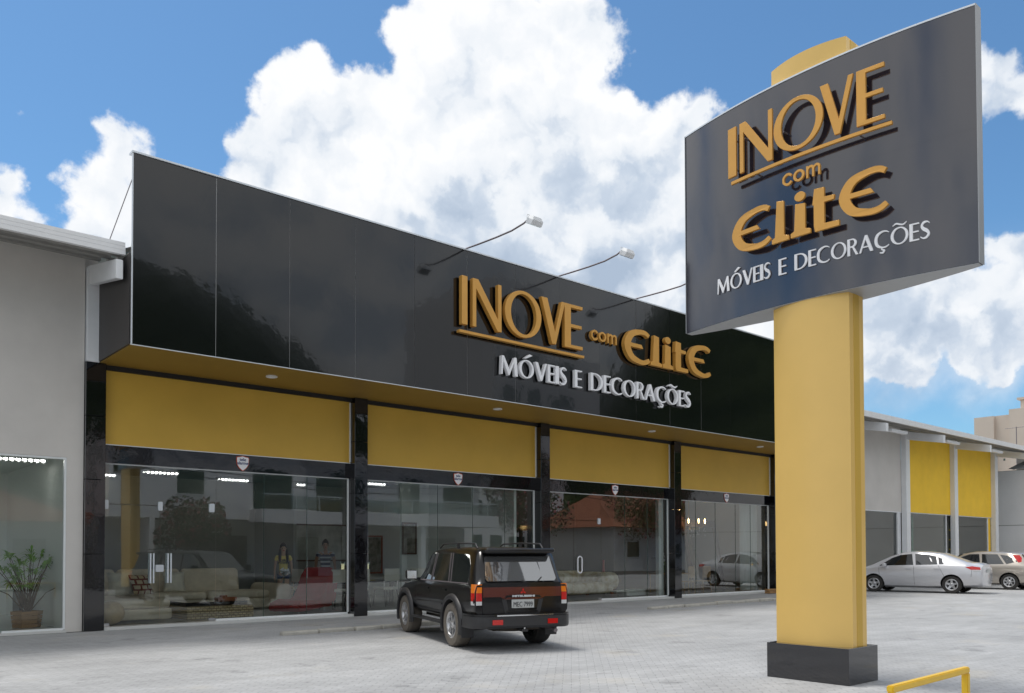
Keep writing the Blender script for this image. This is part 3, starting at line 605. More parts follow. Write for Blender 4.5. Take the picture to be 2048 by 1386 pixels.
for ch, a, b, c, d in (('€', 6.70, 6.06, 5.62, 6.16), ('l', 6.05, 5.80, 5.60, 6.14), ('i', 5.775, 5.50, 5.60, 6.15), ('t', 5.49, 5.13, 5.59, 6.14), ('€', 5.14, 4.55, 5.62, 6.165)):
    pl(ch, a, b, c, d, .12, .035, OR)
run('MÓVEIS', -7.045, -6.13, 5.215, 5.425, pfn, .022, .016, WH, ps, WD); run('E', -6.02, -5.895, 5.205, 5.415, pfn, .022, .016, WH, ps, WD)
run('DECORAÇÕES', -5.79, -4.14, 5.21, 5.415, pfn, .022, .016, WH, ps, WD)
MB().loft(lens(3.695, 7.705, 10.17, .056, .238, 4.832, 4.839, 40)).build('underside_sheet', M['edge'], ps)
# dark standoff pins behind raised letters
for y, z in ((6.68, 6.85), (6.68, 7.25), (6.5, 7.2), (6.08, 6.9), (5.9, 7.05), (5.4, 7.05), (5.2, 7.0), (4.85, 6.9), (4.85, 7.25), (6.6, 5.9), (5.9, 5.8), (5.62, 5.8), (5.35, 5.8), (5.05, 5.9), (6.3, 6.635), (4.9, 6.635)):
    MB().tube([(panelX(y) - .09, y, z), (panelX(y) + .0, y, z)], .012, 6).build('standoff', M['cable'], ps)

# ------------------------------------------------------------------ foreground rail
rl = thing('yellow_rail', 'yellow painted square tube barrier in the right foreground', 'railing', (8.2, 3.5, 0))
zr = .55
a_ = (6.55, 3.07); b_ = (8.12, 3.13)
for (x, y), nm in ((a_, 0), (b_, 1)):
    MB().box(x - .028, x + .028, y - .028, y + .028, 0, zr - .028).build('post', M['rail'], rl, bevel=.006)
    MB().box(x - .07, x + .07, y - .07, y + .07, 0, .012).build('base_plate', M['rail'], rl)
ang = math.atan2(b_[1] - a_[1], b_[0] - a_[0]); mb = MB(); mb.cbox(((a_[0] + b_[0]) / 2, (a_[1] + b_[1]) / 2, zr), (math.hypot(b_[0] - a_[0], b_[1] - a_[1]) + .056, .056, .056), ang); mb.build('top_rail', M['rail'], rl, bevel=.008)

# ------------------------------------------------------------------ neighbouring warehouse units
def roof_run(parent, x0, x1, y0=17.5, slope=.20):
    mb = MB()
    for (za, zb, yo) in ((7.50, 7.585, 0), (7.592, 7.665, .008), (7.672, 7.745, .016)): mb.box(x0, x1, y0 + yo, y0 + .09, za, zb)
    mb.build('gutter', M['roofw'], parent)
    n = int((x1 - x0) / .25); prof = []
    for k in range(n * 4 + 1):
        x = x0 + (x1 - x0) * k / (n * 4); prof.append((x, (.035 if k % 4 in (1, 2) else 0)))
    y2 = 34
    mb = MB().loft([[(x, y0 + .1, 7.72 + h) for x, h in prof], [(x, y2, 7.72 + h + slope * (y2 - y0)) for x, h in prof]], close=False)
    mb.build('roof_sheet', M['sheet'], parent, recalc=False)
    mb = MB()
    for yy in (17.75, 18.45, 19.15): mb.box(x0, x1, yy, yy + .12, 7.50 + slope * (yy - y0), 7.60 + slope * (yy - y0))
    mb.build('purlin', M['roofd'], parent)
def bracket(parent, xc, w=.22, yw=19.2, col=True, zc=0, yb=19.46):
    mb = MB(); s = .20
    mb.add([(xc + sx * w / 2, y, z) for sx in (-1, 1) for (y, z) in ((17.42, 6.98), (yw, 7.32), (yw, 7.72), (17.42, 7.36))], [(0, 1, 2, 3), (7, 6, 5, 4), (0, 4, 5, 1), (1, 5, 6, 2), (2, 6, 7, 3), (3, 7, 4, 0)])
    mb.build('roof_bracket', M['whitem'], parent, bevel=.01)
    if col: MB().box(xc - w, xc + w, yw, yb, zc, 7.78).build('column', M['whitem'], parent, bevel=.012)
lb = thing('warehouse_unit', 'grey rendered unit with white eave gutter on the left of the showroom', 'building', (0, 19.5, 0))
mb = MB(); mb.box(4.93, 5.22, 19.62, 19.8, 5.6, 8.1); mb.box(-14, 4.92, 19.46, 19.62, 3.64, 8.05); mb.box(4.60, 4.92, 19.46, 19.62, 0, 3.64); mb.box(-14, -2.6, 19.46, 19.62, 0, 3.64)
mb.build('wall', M['greywall'], lb)
MB().box(4.56, 4.598, 19.47, 19.60, .06, 3.60).box(-2.6, 4.598, 19.47, 19.60, 3.60, 3.638).box(3.45, 4.56, 19.47, 19.60, .0, .09).build('window_frame', M['frame'], lb)
MB().quad((-2.6, 19.53, .06), (4.56, 19.53, .06), (4.56, 19.53, 3.60), (-2.6, 19.53, 3.60)).build('window_pane', M['glass3'], lb, recalc=False)
mb = MB(); mb.box(4.62, 4.90, 19.62, 27, 0, 3.9); mb.box(-14, 4.62, 25.5, 25.6, 0, 3.9); mb.build('interior_wall', M['inwhite'], lb)
MB().box(-14, 4.62, 19.45, 27, -.008, .05).build('floor_slab', M['floor'], lb); MB().box(-14, 4.62, 19.64, 27, 3.75, 3.8).build('ceiling_panel', M['inwhite'], lb)
MB().box(2.9, 3.05, 25.3, 25.5, .05, 3.75).build('interior_post', M['whitem'], lb)
roof_run(lb, -14, 5.15); roof_run(bld, 5.28, 31.6)
bracket(lb, 5.02, w=.13, yw=19.35, col=False)
MB().box(4.94, 5.20, 19.36, 19.60, 5.70, 7.72).build('column', M['whitem'], lb, bevel=.012)
rb = thing('warehouse_unit', 'long unit with yellow panels and white columns on the right of the showroom', 'building', (45, 19.5, 0))
XC = [37.1, 43.08, 48.95, 54.75]
mb = MB(); mb.box(31.56, 42.86, 19.46, 19.62, 3.68, 7.95); mb.build('wall', M['greywall'], rb)
for a, b in ((43.30, 48.73), (49.17, 54.53)):
    MB().box(a, b, 19.44, 19.60, 3.70, 7.60).build('yellow_panel', M['yellow'], rb)
    MB().box(a, b, 19.46, 19.56, 3.66, 3.695).box(b - .5, b - .42, 19.48, 19.56, .05, 3.66).build('window_frame', M['whitem'], rb)
    MB().quad((a, 19.52, .02), (b - .5, 19.52, .02), (b - .5, 19.52, 3.66), (a, 19.52, 3.66)).build('window_pane', M['glass3'], rb, recalc=False)
MB().box(54.12, 54.53, 19.50, 19.60, 0, 3.69).build('yellow_strip', M['yellow'], rb)
MB().box(37.32, 42.86, 19.46, 19.56, 3.64, 3.68).box(42.45, 42.52, 19.48, 19.56, .05, 3.64).build('window_frame', M['whitem'], rb)
MB().box(42.52, 42.86, 19.50, 19.60, 0, 3.66).build('jamb', M['whitem'], rb)
MB().quad((37.32, 19.54, .02), (42.45, 19.54, .02), (42.45, 19.54, 3.64), (37.32, 19.54, 3.64)).build('window_pane', M['glass3'], rb, recalc=False)
MB().box(31.56, 36.9, 19.46, 19.6, 0, 3.68).build('wall', M['greywall'], rb)
mb = MB(); mb.box(31.6, 55, 27, 27.2, 0, 5); mb.box(42.9, 43.2, 19.7, 27, 0, 5); mb.box(48.8, 49.1, 19.7, 27, 0, 5); mb.box(54.6, 54.9, 19.62, 27, 0, 7.6); mb.build('interior_wall', M['inwall'], rb)
MB().box(31.6, 55, 19.5, 27, -.008, .05).build('floor_slab', M['floor'], rb); MB().box(31.6, 54.6, 19.7, 27, 4.0, 4.1).build('ceiling_panel', M['ceil'], rb)
mb = MB()
for x in (45.3,): mb.box(x - .06, x + .06, 20.0, 20.1, .05, 3.6)
mb.box(43.4, 48.3, 20.02, 20.09, 1.62, 1.74)
M['green'] = mat('green_painted_metal', (.05, .32, .20), rough=.4); mb.build('green_frame', M['green'], rb)
mb = MB()
for k in range(5): mb.box(50.4, 52.3, 20.4, 20.8, .7 + k * .55, .76 + k * .55)
M['shelf'] = mat('yellow_shelf', (.55, .42, .06), rough=.5); mb.build('shelving', M['shelf'], rb)
roof_run(rb, 31.9, 63)
for x in XC: bracket(rb, x)
bracket(rb, 60.8, col=False)
MB().box(54.97, 63, 18.2, 18.35, 7.25, 7.50).build('eave_beam', M['whitem'], rb)
for k, x in enumerate((39.6, 45.6, 51.5)):
    t = thing('eave_light', ('slim white lamp under the eave above the grey wall', 'slim white lamp under the eave above the first yellow panel', 'slim white lamp under the eave above the second yellow panel')[k], 'outdoor lamp', (x, 18.0, 7.3), group='slim lamps under the right eave')
    MB().box(x - 1.0, x + .6, 17.9, 18.12, 7.22, 7.32).build('housing', M['whitem'], t, bevel=.01); MB().box(x - .98, x + .58, 17.92, 18.10, 7.19, 7.218).build('diffuser', M['white'], t)
# end wall and its open canopy
ew = thing('boundary_wall', 'tall plain grey wall running towards the street at the far right', 'wall', (57, 12, 0))
M['endw'] = mat('pale_grey_wall', (.84, .83, .82), rough=.85, var=.04, vscale=.5)
MB().box(57, 57.3, -4, 22, 0, 3.27).box(57.03, 57.3, -4, 22, 3.31, 6.62).build('wall_panel', M['endw'], ew); MB().box(57.05, 57.25, -4, 22, 3.27, 3.31).build('joint', M['roofd'], ew)
cn = thing('metal_canopy', 'corrugated metal canopy roof above the grey wall at far right', 'canopy', (60, 15, 6.8))
prof = [(y, .09 if k % 2 else 0) for k, y in enumerate([-4 + .32 * i for i in range(74)])]
MB().loft([[(57.1, y, 6.68 + h) for y, h in prof], [(64, y, 8.35 + h) for y, h in prof]], close=False).build('roof_sheet', M['sheet'], cn, recalc=False)
for x in (57.4, 63.6): MB().box(x, x + .1, -4, 21, 3, 6.60 + (x - 57.1) * .242).build('support_beam', M['roofd'], cn)
ap = thing('apartment_building', 'beige apartment block with stepped flat roof far away on the right', 'building', (115, 35, 0))
mb = MB(); mb.box(110, 128, 38.8, 41.0, 0, 18.0); mb.box(110.6, 128, 37.2, 38.8, 0, 18.05); mb.box(110.2, 128, 20, 37.2, 0, 18.6); mb.box(111, 128, 33.0, 36.2, 18.6, 19.7); mb.build('wall', M['beige'], ap)
mb = MB(); mb.box(110.7, 128.3, 32.7, 36.5, 19.7, 19.95); mb.build('roof_slab', M['beige'], ap)
for y, z in ((37.9, 12.6), (37.9, 13.3), (34, 15), (30, 15), (26, 15), (30, 11)):
    MB().box(109.97 if y < 37 else 110.57, 110.65, y - (.1 if y > 37 else .6), y + (.1 if y > 37 else .6), z, z + (.25 if y > 37 else 1.2)).build('window', M['houseg'], ap)
an = thing('tv_antenna', 'thin roof aerials on masts behind the right eave', 'antenna', (70, 26, 0))
mb = MB(); 
for (x, y, z1) in ((72, 23.8, 11.3), (72, 21.7, 10.6), (74, 21.0, 10.2)):
    mb.tube([(x, y, 5), (x, y, z1)], .03, 6)
    for k in range(5): mb.tube([(x - .0, y - .8 + .35 * k, z1 - .1), (x + .02, y - .8 + .35 * k + .02, z1 - .02)], .01, 5)
    mb.tube([(x, y - .9, z1 - .06), (x, y + .8, z1 - .06)], .02, 5)
mb.build('mast', M['cable'], an)
pb = thing('wood_offcut', 'short raw timber block lying at the foot of the last black pillar', 'timber block', (30.4, 18.95, 0))
mb = MB(); mb.cbox((30.45, 19.05, .06), (1.0, .22, .10), R(8)); mb.build('plank', M['wood'], pb, bevel=.006)
mb = MB(); mb.cbox((30.2, 18.98, .155), (.6, .16, .07), R(-6)); mb.build('plank', M['wood'], pb, bevel=.006)

# ------------------------------------------------------------------ cars
def lerp_st(st, x):
    if x <= st[0][0]: return st[0][1:]
    for a, b in zip(st, st[1:]):
        if x <= b[0]:
            t = (x - a[0]) / (b[0] - a[0]); return [p + (q - p) * t for p, q in zip(a[1:], b[1:])]
    return st[-1][1:]
def half_ring(s, rr=.06):
    zb, zm, zbelt, zt, wb, wm, wbe, wt = s
    zs = max(zt - rr, zbelt + .002)
    if zt - zbelt < rr: zs = zbelt + (zt - zbelt) * .5
    cr = min(.05, (zt - zbelt) * .5 + .015)
    return [(0, zb), (wb * .8, zb), (wb, zb + .07), (wm - .012, zb + (zm - zb) * .55), (wm, zm), (wm - .006, zm + (zbelt - zm) * .6), (wbe + .012, zbelt - .015), (wbe, zbelt + .004), (wt + (wbe - wt) * .12 + .004, zs + (.0 if zt - zbelt > rr else 0)), (wt - .03, zt - .016), (wt * .72, zt + cr * .15), (wt * .35, zt + cr * .3), (0, zt + cr * .35)]
def car_body(st, xs, arches, mats, parent, name='body', cut=True, clen=.34, smooth=32):
    rings = []
    for x in xs:
        h = half_ring(lerp_st(st, x)); rings.append([(x, y, z) for y, z in h] + [(x, -y, z) for y, z in reversed(h[1:-1])])
    o = MB().loft(rings).build(name, mats, None, smooth=smooth)
    if cut:
        c = MB()
        for ax, r, z, w in arches:
            for s in (1, -1):
                c2 = MB().lathe([(r, s * (w + .25)), (r, s * (w - clen))], (ax, 0, z), ax='Y', n=40, mi=1, cap=True)
                c.add(c2.v, c2.f, 1)
        co = c.build('cutter', mats, None)
        md = o.modifiers.new('b', 'BOOLEAN'); md.operation = 'DIFFERENCE'; md.object = co; md.solver = 'EXACT'
        try: md.material_mode = 'INDEX'
        except Exception: pass
        dg = bpy.context.evaluated_depsgraph_get(); me = bpy.data.meshes.new_from_object(o.evaluated_get(dg)); me.name = name
        o.modifiers.clear(); old = o.data; o.data = me; bpy.data.meshes.remove(old); bpy.data.objects.remove(co)
    o.parent = parent
    return o
def side_y(st, x, z):
    h = half_ring(lerp_st(st, x))
    for (y0, z0), (y1, z1) in zip(h[2:], h[3:]):
        if z0 <= z <= z1 or (z1 < z0 and z1 <= z <= z0): return y0 + (y1 - y0) * ((z - z0) / ((z1 - z0) or 1))
    return h[7][0]
def side_patch(st, poly, side, off, th, mt, name, parent, sub=3):
    x0, x1 = min(p[0] for p in poly), max(p[0] for p in poly); xs = sorted(set([x0 + 1e-4, x1 - 1e-4] + [p[0] for p in poly if x0 < p[0] < x1] + [x0 + (x1 - x0) * k / 10 for k in range(1, 10)])); cols = []
    for x in xs:
        zs = []
        for p, q in zip(poly, poly[1:] + poly[:1]):
            if (p[0] - x) * (q[0] - x) <= 0 and abs(p[0] - q[0]) > 1e-6: zs.append(p[1] + (q[1] - p[1]) * (x - p[0]) / (q[0] - p[0]))
        if len(zs) > 1: cols.append((x, min(zs), max(zs)))
    nr = 6; mb = MB(); o_, i_ = [], []
    for x, a, b in cols:
        for k in range(nr + 1):
            z = a + (b - a) * k / nr; y = side_y(st, x, z); o_.append((x, side * (y + off), z)); i_.append((x, side * (y + off - th), z))
    n = len(o_); f = []; w = nr + 1
    for c in range(len(cols) - 1):
        for k in range(nr):
            i0 = c * w + k; f.append((i0, i0 + 1, i0 + w + 1, i0 + w)); f.append((n + i0, n + i0 + w, n + i0 + w + 1, n + i0 + 1))
        for k in (0, nr): i0 = c * w + k; f.append((i0, i0 + w, n + i0 + w, n + i0))
    for k in range(nr):
        for c in (0, len(cols) - 1): i0 = c * w + k; f.append((i0, i0 + 1, n + i0 + 1, n + i0))
    return mb.add(o_ + i_, f).build(name, mt, parent, smooth=30, world=False)
M['tyre'] = mat('tyre_rubber', (.035, .033, .031), rough=.85, var=.15, vscale=9, bump=.3, bscale=60)
M['tyred'] = mat('dusty_tyre_rubber', (.105, .092, .078), rough=.95, col2=(.16, .14, .115), vscale=7)
M['rim'] = mat('alloy_rim', (.55, .55, .56), rough=.3, metal=.8)
M['arch'] = mat('wheel_well', (.012, .012, .012), rough=.95)
def wheel(parent, x, y, r, w, side, spokes, tyre, rimr=.62, name='wheel'):
    R0 = r * rimr
    prof = [(R0 - .01, -w / 2 + .03), (R0, -w / 2), (R0 + .02, -w / 2 - .004), (r * .93, -w / 2 - .004), (r * .985, -w / 2 + .03), (r, -w / 4), (r, w / 4), (r * .985, w / 2 - .03), (r * .93, w / 2 + .004), (R0 + .02, w / 2 + .004), (R0, w / 2), (R0 - .01, w / 2 - .03)]
    wh = MB().lathe(prof, ax='Y', n=40).build(name, tyre, parent, smooth=38, world=False); wh.location = (x, y, r)
    if side < 0: wh.rotation_euler = (0, 0, math.pi)
    mb = MB(); f = w / 2
    mb.lathe([(R0 - .008, -w / 2 + .02), (R0 - .008, f - .02), (R0, f - .004), (R0 - .015, f), (R0 - .035, f - .012), (R0 - .05, f - .05), (R0 - .06, 0)], ax='Y', n=36)
    mb.lathe([(.001, f - .006), (.035, f - .006), (.045, f - .02), (.075, f - .035), (.078, f - .07)], ax='Y', n=20)
    for k in range(spokes):
        a = 2 * math.pi * k / spokes + .3; ca, sa = math.cos(a), math.sin(a); hw = .034 if spokes > 5 else .042; t = Vector((-sa, 0, ca)); d = Vector((ca, 0, sa))
        def pt(rad, hh, yy): return tuple(d * rad + t * hh + Vector((0, yy, 0)))
        mb.loft([[pt(.055, -hw * 1.1, f - .03), pt(.055, hw * 1.1, f - .03), pt(.055, hw * 1.1, f - .06), pt(.055, -hw * 1.1, f - .06)], [pt(R0 * .6, -hw * .8, f - .02), pt(R0 * .6, hw * .8, f - .02), pt(R0 * .6, hw * .8, f - .05), pt(R0 * .6, -hw * .8, f - .05)], [pt(R0 - .02, -hw * 1.0, f - .012), pt(R0 - .02, hw * 1.0, f - .012), pt(R0 - .02, hw * 1.0, f - .05), pt(R0 - .02, -hw * 1.0, f - .05)]])
    mb.build('rim', M['rim'], wh, smooth=35, world=False)
    MB().lathe([(.001, f - .09), (R0 - .05, f - .09)], ax='Y', n=30).build('brake_disc', M['arch'], wh, world=False)
    return wh

# --- black four wheel drive
M['suvp'] = mat('black_car_paint', (.004, .004, .005), rough=.3, spec=.3, coat=.45, coat_rough=.03)
M['flare'] = mat('dark_plastic', (.028, .028, .030), rough=.45)
M['tint'] = mat('tinted_car_glass', (.014, .016, .018), rough=.02, spec=1, coat=1)
M['tintl'] = mat('rear_car_glass', (.26, .27, .28), rough=.03, spec=1.0, coat=1.0, metal=.8)
M['brown'] = mat('brown_garnish', (.095, .016, .008), rough=.2, coat=.6)
M['redl'] = mat('red_tail_lamp', (.55, .01, .006), rough=.15, coat=.6); M['orl'] = mat('amber_lamp', (.80, .20, .01), rough=.15, coat=.6); M['whl'] = mat('clear_lamp', (.6, .6, .6), rough=.1, coat=.5)
M['plate'] = mat('plate_grey', (.50, .51, .50), rough=.5); M['ink'] = mat('plate_ink', (.03, .03, .035), rough=.6); M['mud'] = mat('underbody', (.05, .042, .034), rough=.9, var=.3, vscale=5)
ST = [(-1.00, .50, .82, 1.09, 1.10, .74, .835, .79, .70), (-.96, .48, .82, 1.10, 1.14, .76, .845, .80, .70), (-.74, .46, .82, 1.10, 1.655, .78, .85, .815, .655), (-.62, .46, .82, 1.10, 1.69, .78, .85, .82, .66), (0, .46, .82, 1.10, 1.715, .79, .855, .825, .67), (.9, .46, .82, 1.09, 1.72, .79, .855, .825, .67), (1.45, .46, .82, 1.085, 1.69, .79, .855, .825, .66),
      (1.62, .46, .82, 1.08, 1.64, .79, .855, .82, .65), (2.18, .46, .82, 1.07, 1.13, .79, .855, .81, .70), (2.30, .46, .82, 1.06, 1.09, .79, .855, .80, .70), (3.1, .48, .80, .98, 1.02, .78, .84, .76, .66), (3.38, .5, .78, .92, .95, .74, .80, .72, .6), (3.48, .52, .75, .84, .86, .66, .74, .66, .5)]
suv = thing('four_wheel_drive', 'black four wheel drive with roof rails parked facing the shop windows', 'car', (9.73, 11.60, 0), rz=1.245, scale=(1.12, 1.0, 1.0))
xs = sorted(set([-1.0, -.98, -.96, -.9, -.82, -.74, -.68, -.62, -.5, -.25, 0, .3, .6, .9, 1.2, 1.35, 1.45, 1.53, 1.62, 1.8, 2.0, 2.18, 2.24, 2.3, 2.5, 2.8, 3.1, 3.25, 3.38, 3.44, 3.48]))
WB = 2.725
car_body(ST, xs, [(0, .43, .40, .86), (WB, .43, .40, .86)], [M['suvp'], M['arch']], suv, smooth=48)
for x in (0, WB):
    for s in (1, -1):
        wheel(suv, x, s * .745, .385, .26, s, 6, M['tyred'] if s > 0 else M['tyre'])
# flares
def flare(xc, s):
    mb = MB(); rings = []; n = 20
    for k in range(n + 1):
        a = R(-28 + 236 * k / n); ri, ro = .425, .525 - .01 * abs(k - n / 2) / n
        def p(r, y): return (xc + r * math.cos(a), s * y, max(.40 + r * math.sin(a), .24))
        rings.append([p(ri, .80), p(ri, .895), p(ri + .03, .912), p(ro - .02, .895), p(ro, .845)])
    return MB().loft(rings).build('wheel_arch_flare', M['flare'], suv, smooth=50, world=False)
for x in (0, WB):
    for s in (1, -1): flare(x, s)
for s in (1, -1):
    W = []
    W.append(side_patch(ST, [(2.02, 1.13), (1.70, 1.52), (1.56, 1.60), (1.22, 1.62), (1.22, 1.13)], s, .004, .012, M['tint'], 'front_window', suv))
    W.append(side_patch(ST, [(1.14, 1.13), (1.14, 1.62), (.42, 1.62), (.24, 1.13)], s, .004, .012, M['tint'], 'rear_door_window', suv))
    W.append(side_patch(ST, [(.14, 1.13), (.32, 1.62), (-.42, 1.60), (-.60, 1.40), (-.66, 1.13)], s, .004, .012, M['tint'], 'quarter_window', suv))
    for ax_, az_, bx_, bz_ in ((1.22, 1.12, 1.22, 1.63), (1.14, 1.12, 1.14, 1.63), (.25, 1.12, .43, 1.63), (.13, 1.12, .31, 1.63)):
        side_patch(ST, [(ax_ - .008, az_), (ax_ + .008, az_), (bx_ + .008, bz_), (bx_ - .008, bz_)], s, .008, .012, M['cable'], 'window_seal', suv)
    side_patch(ST, [(2.05, 1.105), (-.67, 1.105), (-.67, 1.122), (2.05, 1.122)], s, .009, .012, M['cable'], 'window_seal', suv)
    # door shuts
    for pts in ([(2.06, .60), (2.06, 1.10)], [(1.18, .56), (1.18, 1.63)], [(.20, 1.10), (.36, 1.63)]):
        (x0, z0), (x1, z1) = pts; side_patch(ST, [(x0 - .004, z0), (x0 + .004, z0), (x1 + .004, z1), (x1 - .004, z1)], s, .003, .006, M['dark'], 'door_gap', suv, sub=5)
    side_patch(ST, [(2.06, .545), (.52, .545), (.52, .575), (2.06, .575)], s, .006, .01, M['flare'], 'side_moulding', suv, sub=5)
    side_patch(ST, [(2.10, .70), (.52, .70), (.52, .725), (2.10, .725)], s, .012, .016, M['suvp'], 'side_moulding', suv, sub=5)
    for x in (1.34, .38): MB().box(x - .10, x + .10, s * .845 - .03, s * .845 + .03, .955, .99).build('door_handle', M['suvp'], suv, bevel=.008, world=False)
    MB().box(.5, 2.25, min(s * .74, s * .90), max(s * .74, s * .90), .36, .40).build('side_step', M['flare'], suv, bevel=.012, world=False)
    mb = MB(); mb.M = Matrix.Translation((1.93, s * .98, 1.20)) @ Matrix.Rotation(s * R(-6), 4, 'Z'); mb.rbox(-.06, .07, -.11, .11, -.09, .10, r=.04); mr = mb.build('wing_mirror', M['suvp'], suv, smooth=50, world=False)
    mb = MB(); mb.M = Matrix.Translation((1.93, s * .98, 1.20)) @ Matrix.Rotation(s * R(-6), 4, 'Z'); mb.box(-.066, -.061, -.09, .09, -.07, .08); mb.build('mirror_glass', M['chrome'], mr, world=False)
    MB().box(1.90, 1.97, min(s * .80, s * .90), max(s * .80, s * .90), 1.10, 1.15).build('mirror_arm', M['suvp'], suv, world=False)
    # roof rails
    MB().tube([(-.55, s * .60, 1.70), (-.45, s * .60, 1.78), (.3, s * .60, 1.80), (1.1, s * .60, 1.795), (1.3, s * .60, 1.72)], .014, 8).build('roof_rail', M['flare'], suv, smooth=50, world=False)
    MB().box(.32, .38, s * .60 - .02, s * .60 + .02, 1.70, 1.80).build('rail_foot', M['flare'], suv, world=False)
    # tail lamps wrap the corner
    for z0, z1, mm in ((.97, 1.11, 'orl'), (.835, .967, 'redl'), (.77, .832, 'whl')):
        y0, y1 = .715, .835
        mb = MB(); yy = [s * y for y in (y0, y1, y1 + .012, y1 + .006)]
        pts = [(-1.008, s * y0), (-1.008, s * .80), (-.985, s * .838), (-.88, s * .856), (-.88, s * .82), (-.96, s * y0)]
        sl = (.012 if z0 > .9 else 0)
        mb.loft([[(x, y, z0) for x, y in pts], [(x + sl, y * (.985 if z0 > .9 else 1), z1) for x, y in pts]]); mb.build('tail_lamp', M[mm], suv, world=False)
    MB().prism([(s * .40, .455), (s * .58, .455), (s * .58, .535), (s * .40, .535)], lambda u, v, d: (-1.118 - d, u, v), .012, 0).build('reflector', M['redl'], suv, world=False)
    mb = MB(); mb.box(-.52, -.49, min(s * .66, s * .88), max(s * .66, s * .88), .20, .52); mb.build('mud_flap', M['flare'], suv, bevel=.004, world=False)
    MB().rbox(-.9, -.5, min(s * .62, s * .86), max(s * .62, s * .86), .42, .60, r=.03).build('bumper_corner', M['flare'], suv, smooth=45, world=False)
hp = lambda u, v, d: (-.96 + (v - 1.14) / (1.655 - 1.14) * .22 - .02 - d * .92, u, v + d * .38)     # hatch glass plane
MB().prism([(-.60, 1.155), (.60, 1.155), (.635, 1.20), (.585, 1.56), (-.585, 1.56), (-.635, 1.20)], hp, .006, -.012).build('rear_window', M['tintl'], suv, world=False)
tg = MB().prism([(-.705, .64), (-.66, .57), (.66, .57), (.705, .64), (.705, 1.10), (.69, 1.135), (-.69, 1.135), (-.705, 1.10)], lambda u, v, d: (-1.000 - d, u, v), .012, -.01).build('tailgate', M['suvp'], suv, bevel=.006, world=False)
rp = lambda u, v, d: (-1.012 - d, u, v)
MB().prism([(-.70, .90), (-.40, .90), (-.32, .86), (.32, .86), (.40, .90), (.70, .90), (.70, 1.06), (-.70, 1.06)], rp, .012, -.002).build('garnish', M['brown'], tg, world=False)
MB().prism([(-.33, .875), (-.29, .925), (.29, .925), (.33, .875), (.27, .895), (-.27, .895)], rp, .035, .01).build('handle', M['suvp'], tg, world=False)
MB().prism([(-.31, .62), (.31, .62), (.37, .86), (-.37, .86)], rp, .004, -.002, holes=[[(-.25, .66), (.25, .66), (.29, .85), (-.29, .85)]]).build('plate_recess', M['flare'], tg, world=False)
MB().prism([(-.28, .645), (.28, .645), (.25, .675), (-.25, .675)], rp, .02, 0).build('recess_lip', M['suvp'], tg, world=False)
pt_ = MB().prism([(-.20, .715), (.20, .715), (.20, .855), (-.20, .855)], rp, .016, .004).build('number_plate', M['plate'], tg, bevel=.002, world=False)
text_mesh('MEC·7999', .115, M['ink'], parent=pt_, loc=(-1.032, 0, .772), rot=(R(90), 0, R(-90)), sx=.72, offset=.0)
text_mesh('MITSUBISHI', .040, M['alu'], parent=tg, loc=(-1.052, 0, .912), rot=(R(90), 0, R(-90)), sx=2.0, offset=.002)
mb = MB()
for k in range(3):
    a = R(90 + 120 * k); c, s_ = math.cos(a), math.sin(a)
    mb.prism([(0, 0), (.028 * c - .016 * s_, .028 * s_ + .016 * c), (.056 * c, .056 * s_), (.028 * c + .016 * s_, .028 * s_ - .016 * c)], lambda u, v, d: (-1.026 - d, -u, v + .985), .010 + k * .0004, 0)
mb.build('emblem', M['redl'], tg, world=False)
MB().tube([(-.985, -.10, 1.12), (-.99, -.02, 1.15), (-.96, .0, 1.16)], .012, 6).build('wiper_base', M['flare'], tg, world=False)
mb = MB(); mb.tube([(-1.005, -.03, 1.05), (-.985, -.30, 1.16)], .011, 6); mb.tube([(-.975, -.40, 1.13), (-.83, -.34, 1.50)], .009, 6); mb.tube([(-.985, -.30, 1.16), (-.955, -.37, 1.22)], .01, 6)
mb.build('rear_wiper', M['flare'], suv, world=False)
MB().rbox(-.97, -.58, -.62, .62, 1.615, 1.70, r=.035).build('spoiler', M['suvp'], suv, smooth=40, world=False)
# bumper
bp_ = [(-1.12, 0), (-1.12, .60), (-1.10, .74), (-1.02, .84), (-.90, .88), (-.55, .88), (-.55, .80), (-.9, .74), (-.95, 0)]
full = bp_[:-1] + [(bp_[-1][0], 0)]
ring = [(x, y) for x, y in bp_[1:8]] + [(x, -y) for x, y in reversed(bp_[1:8])]
MB().loft([[(x + (.03 if z < .4 else 0), y, z) for x, y in ring] for z in (.39, .43, .56, .585)]).build('rear_bumper', M['flare'], suv, smooth=35, world=False)
MB().loft([[(x, y, z) for x, y in ring] for z in (.590, .622)]).build('bumper_step', M['suvp'], suv, smooth=35, world=False)
MB().box(-1.128, -1.10, -.50, .50, .592, .612).build('bumper_strip', M['chrome'], suv, bevel=.004, world=False)
mb = MB(); mb.lathe([(.36, -.09), (.38, 0), (.36, .09)], (-.45, 0, .40), ax='Z', n=24, cap=True); mb.box(-.9, 2.9, -.35, .35, .34, .50); mb.tube([(0, -.7, .385), (0, .7, .385)], .05, 8); mb.tube([(0, -.1, .36), (0, .1, .36)], .12, 10)
mb.build('underbody', M['mud'], suv, world=False)
MB().tube([(-.5, -.52, .38), (-.98, -.56, .36), (-1.08, -.57, .33)], .035, 10).build('exhaust', M['cable'], suv, smooth=50, world=False)
mb = MB(); mb.box(-1.1, -.9, -.05, .05, .33, .37); mb.build('tow_bar', M['flare'], suv, world=False)
mb = MB(); mb.lathe([(.001, .045), (.018, .04), (.026, .02), (.018, 0), (.014, -.04)], (-1.08, 0, .41), n=12); mb.build('tow_ball', M['chrome'], suv, smooth=60, world=False)
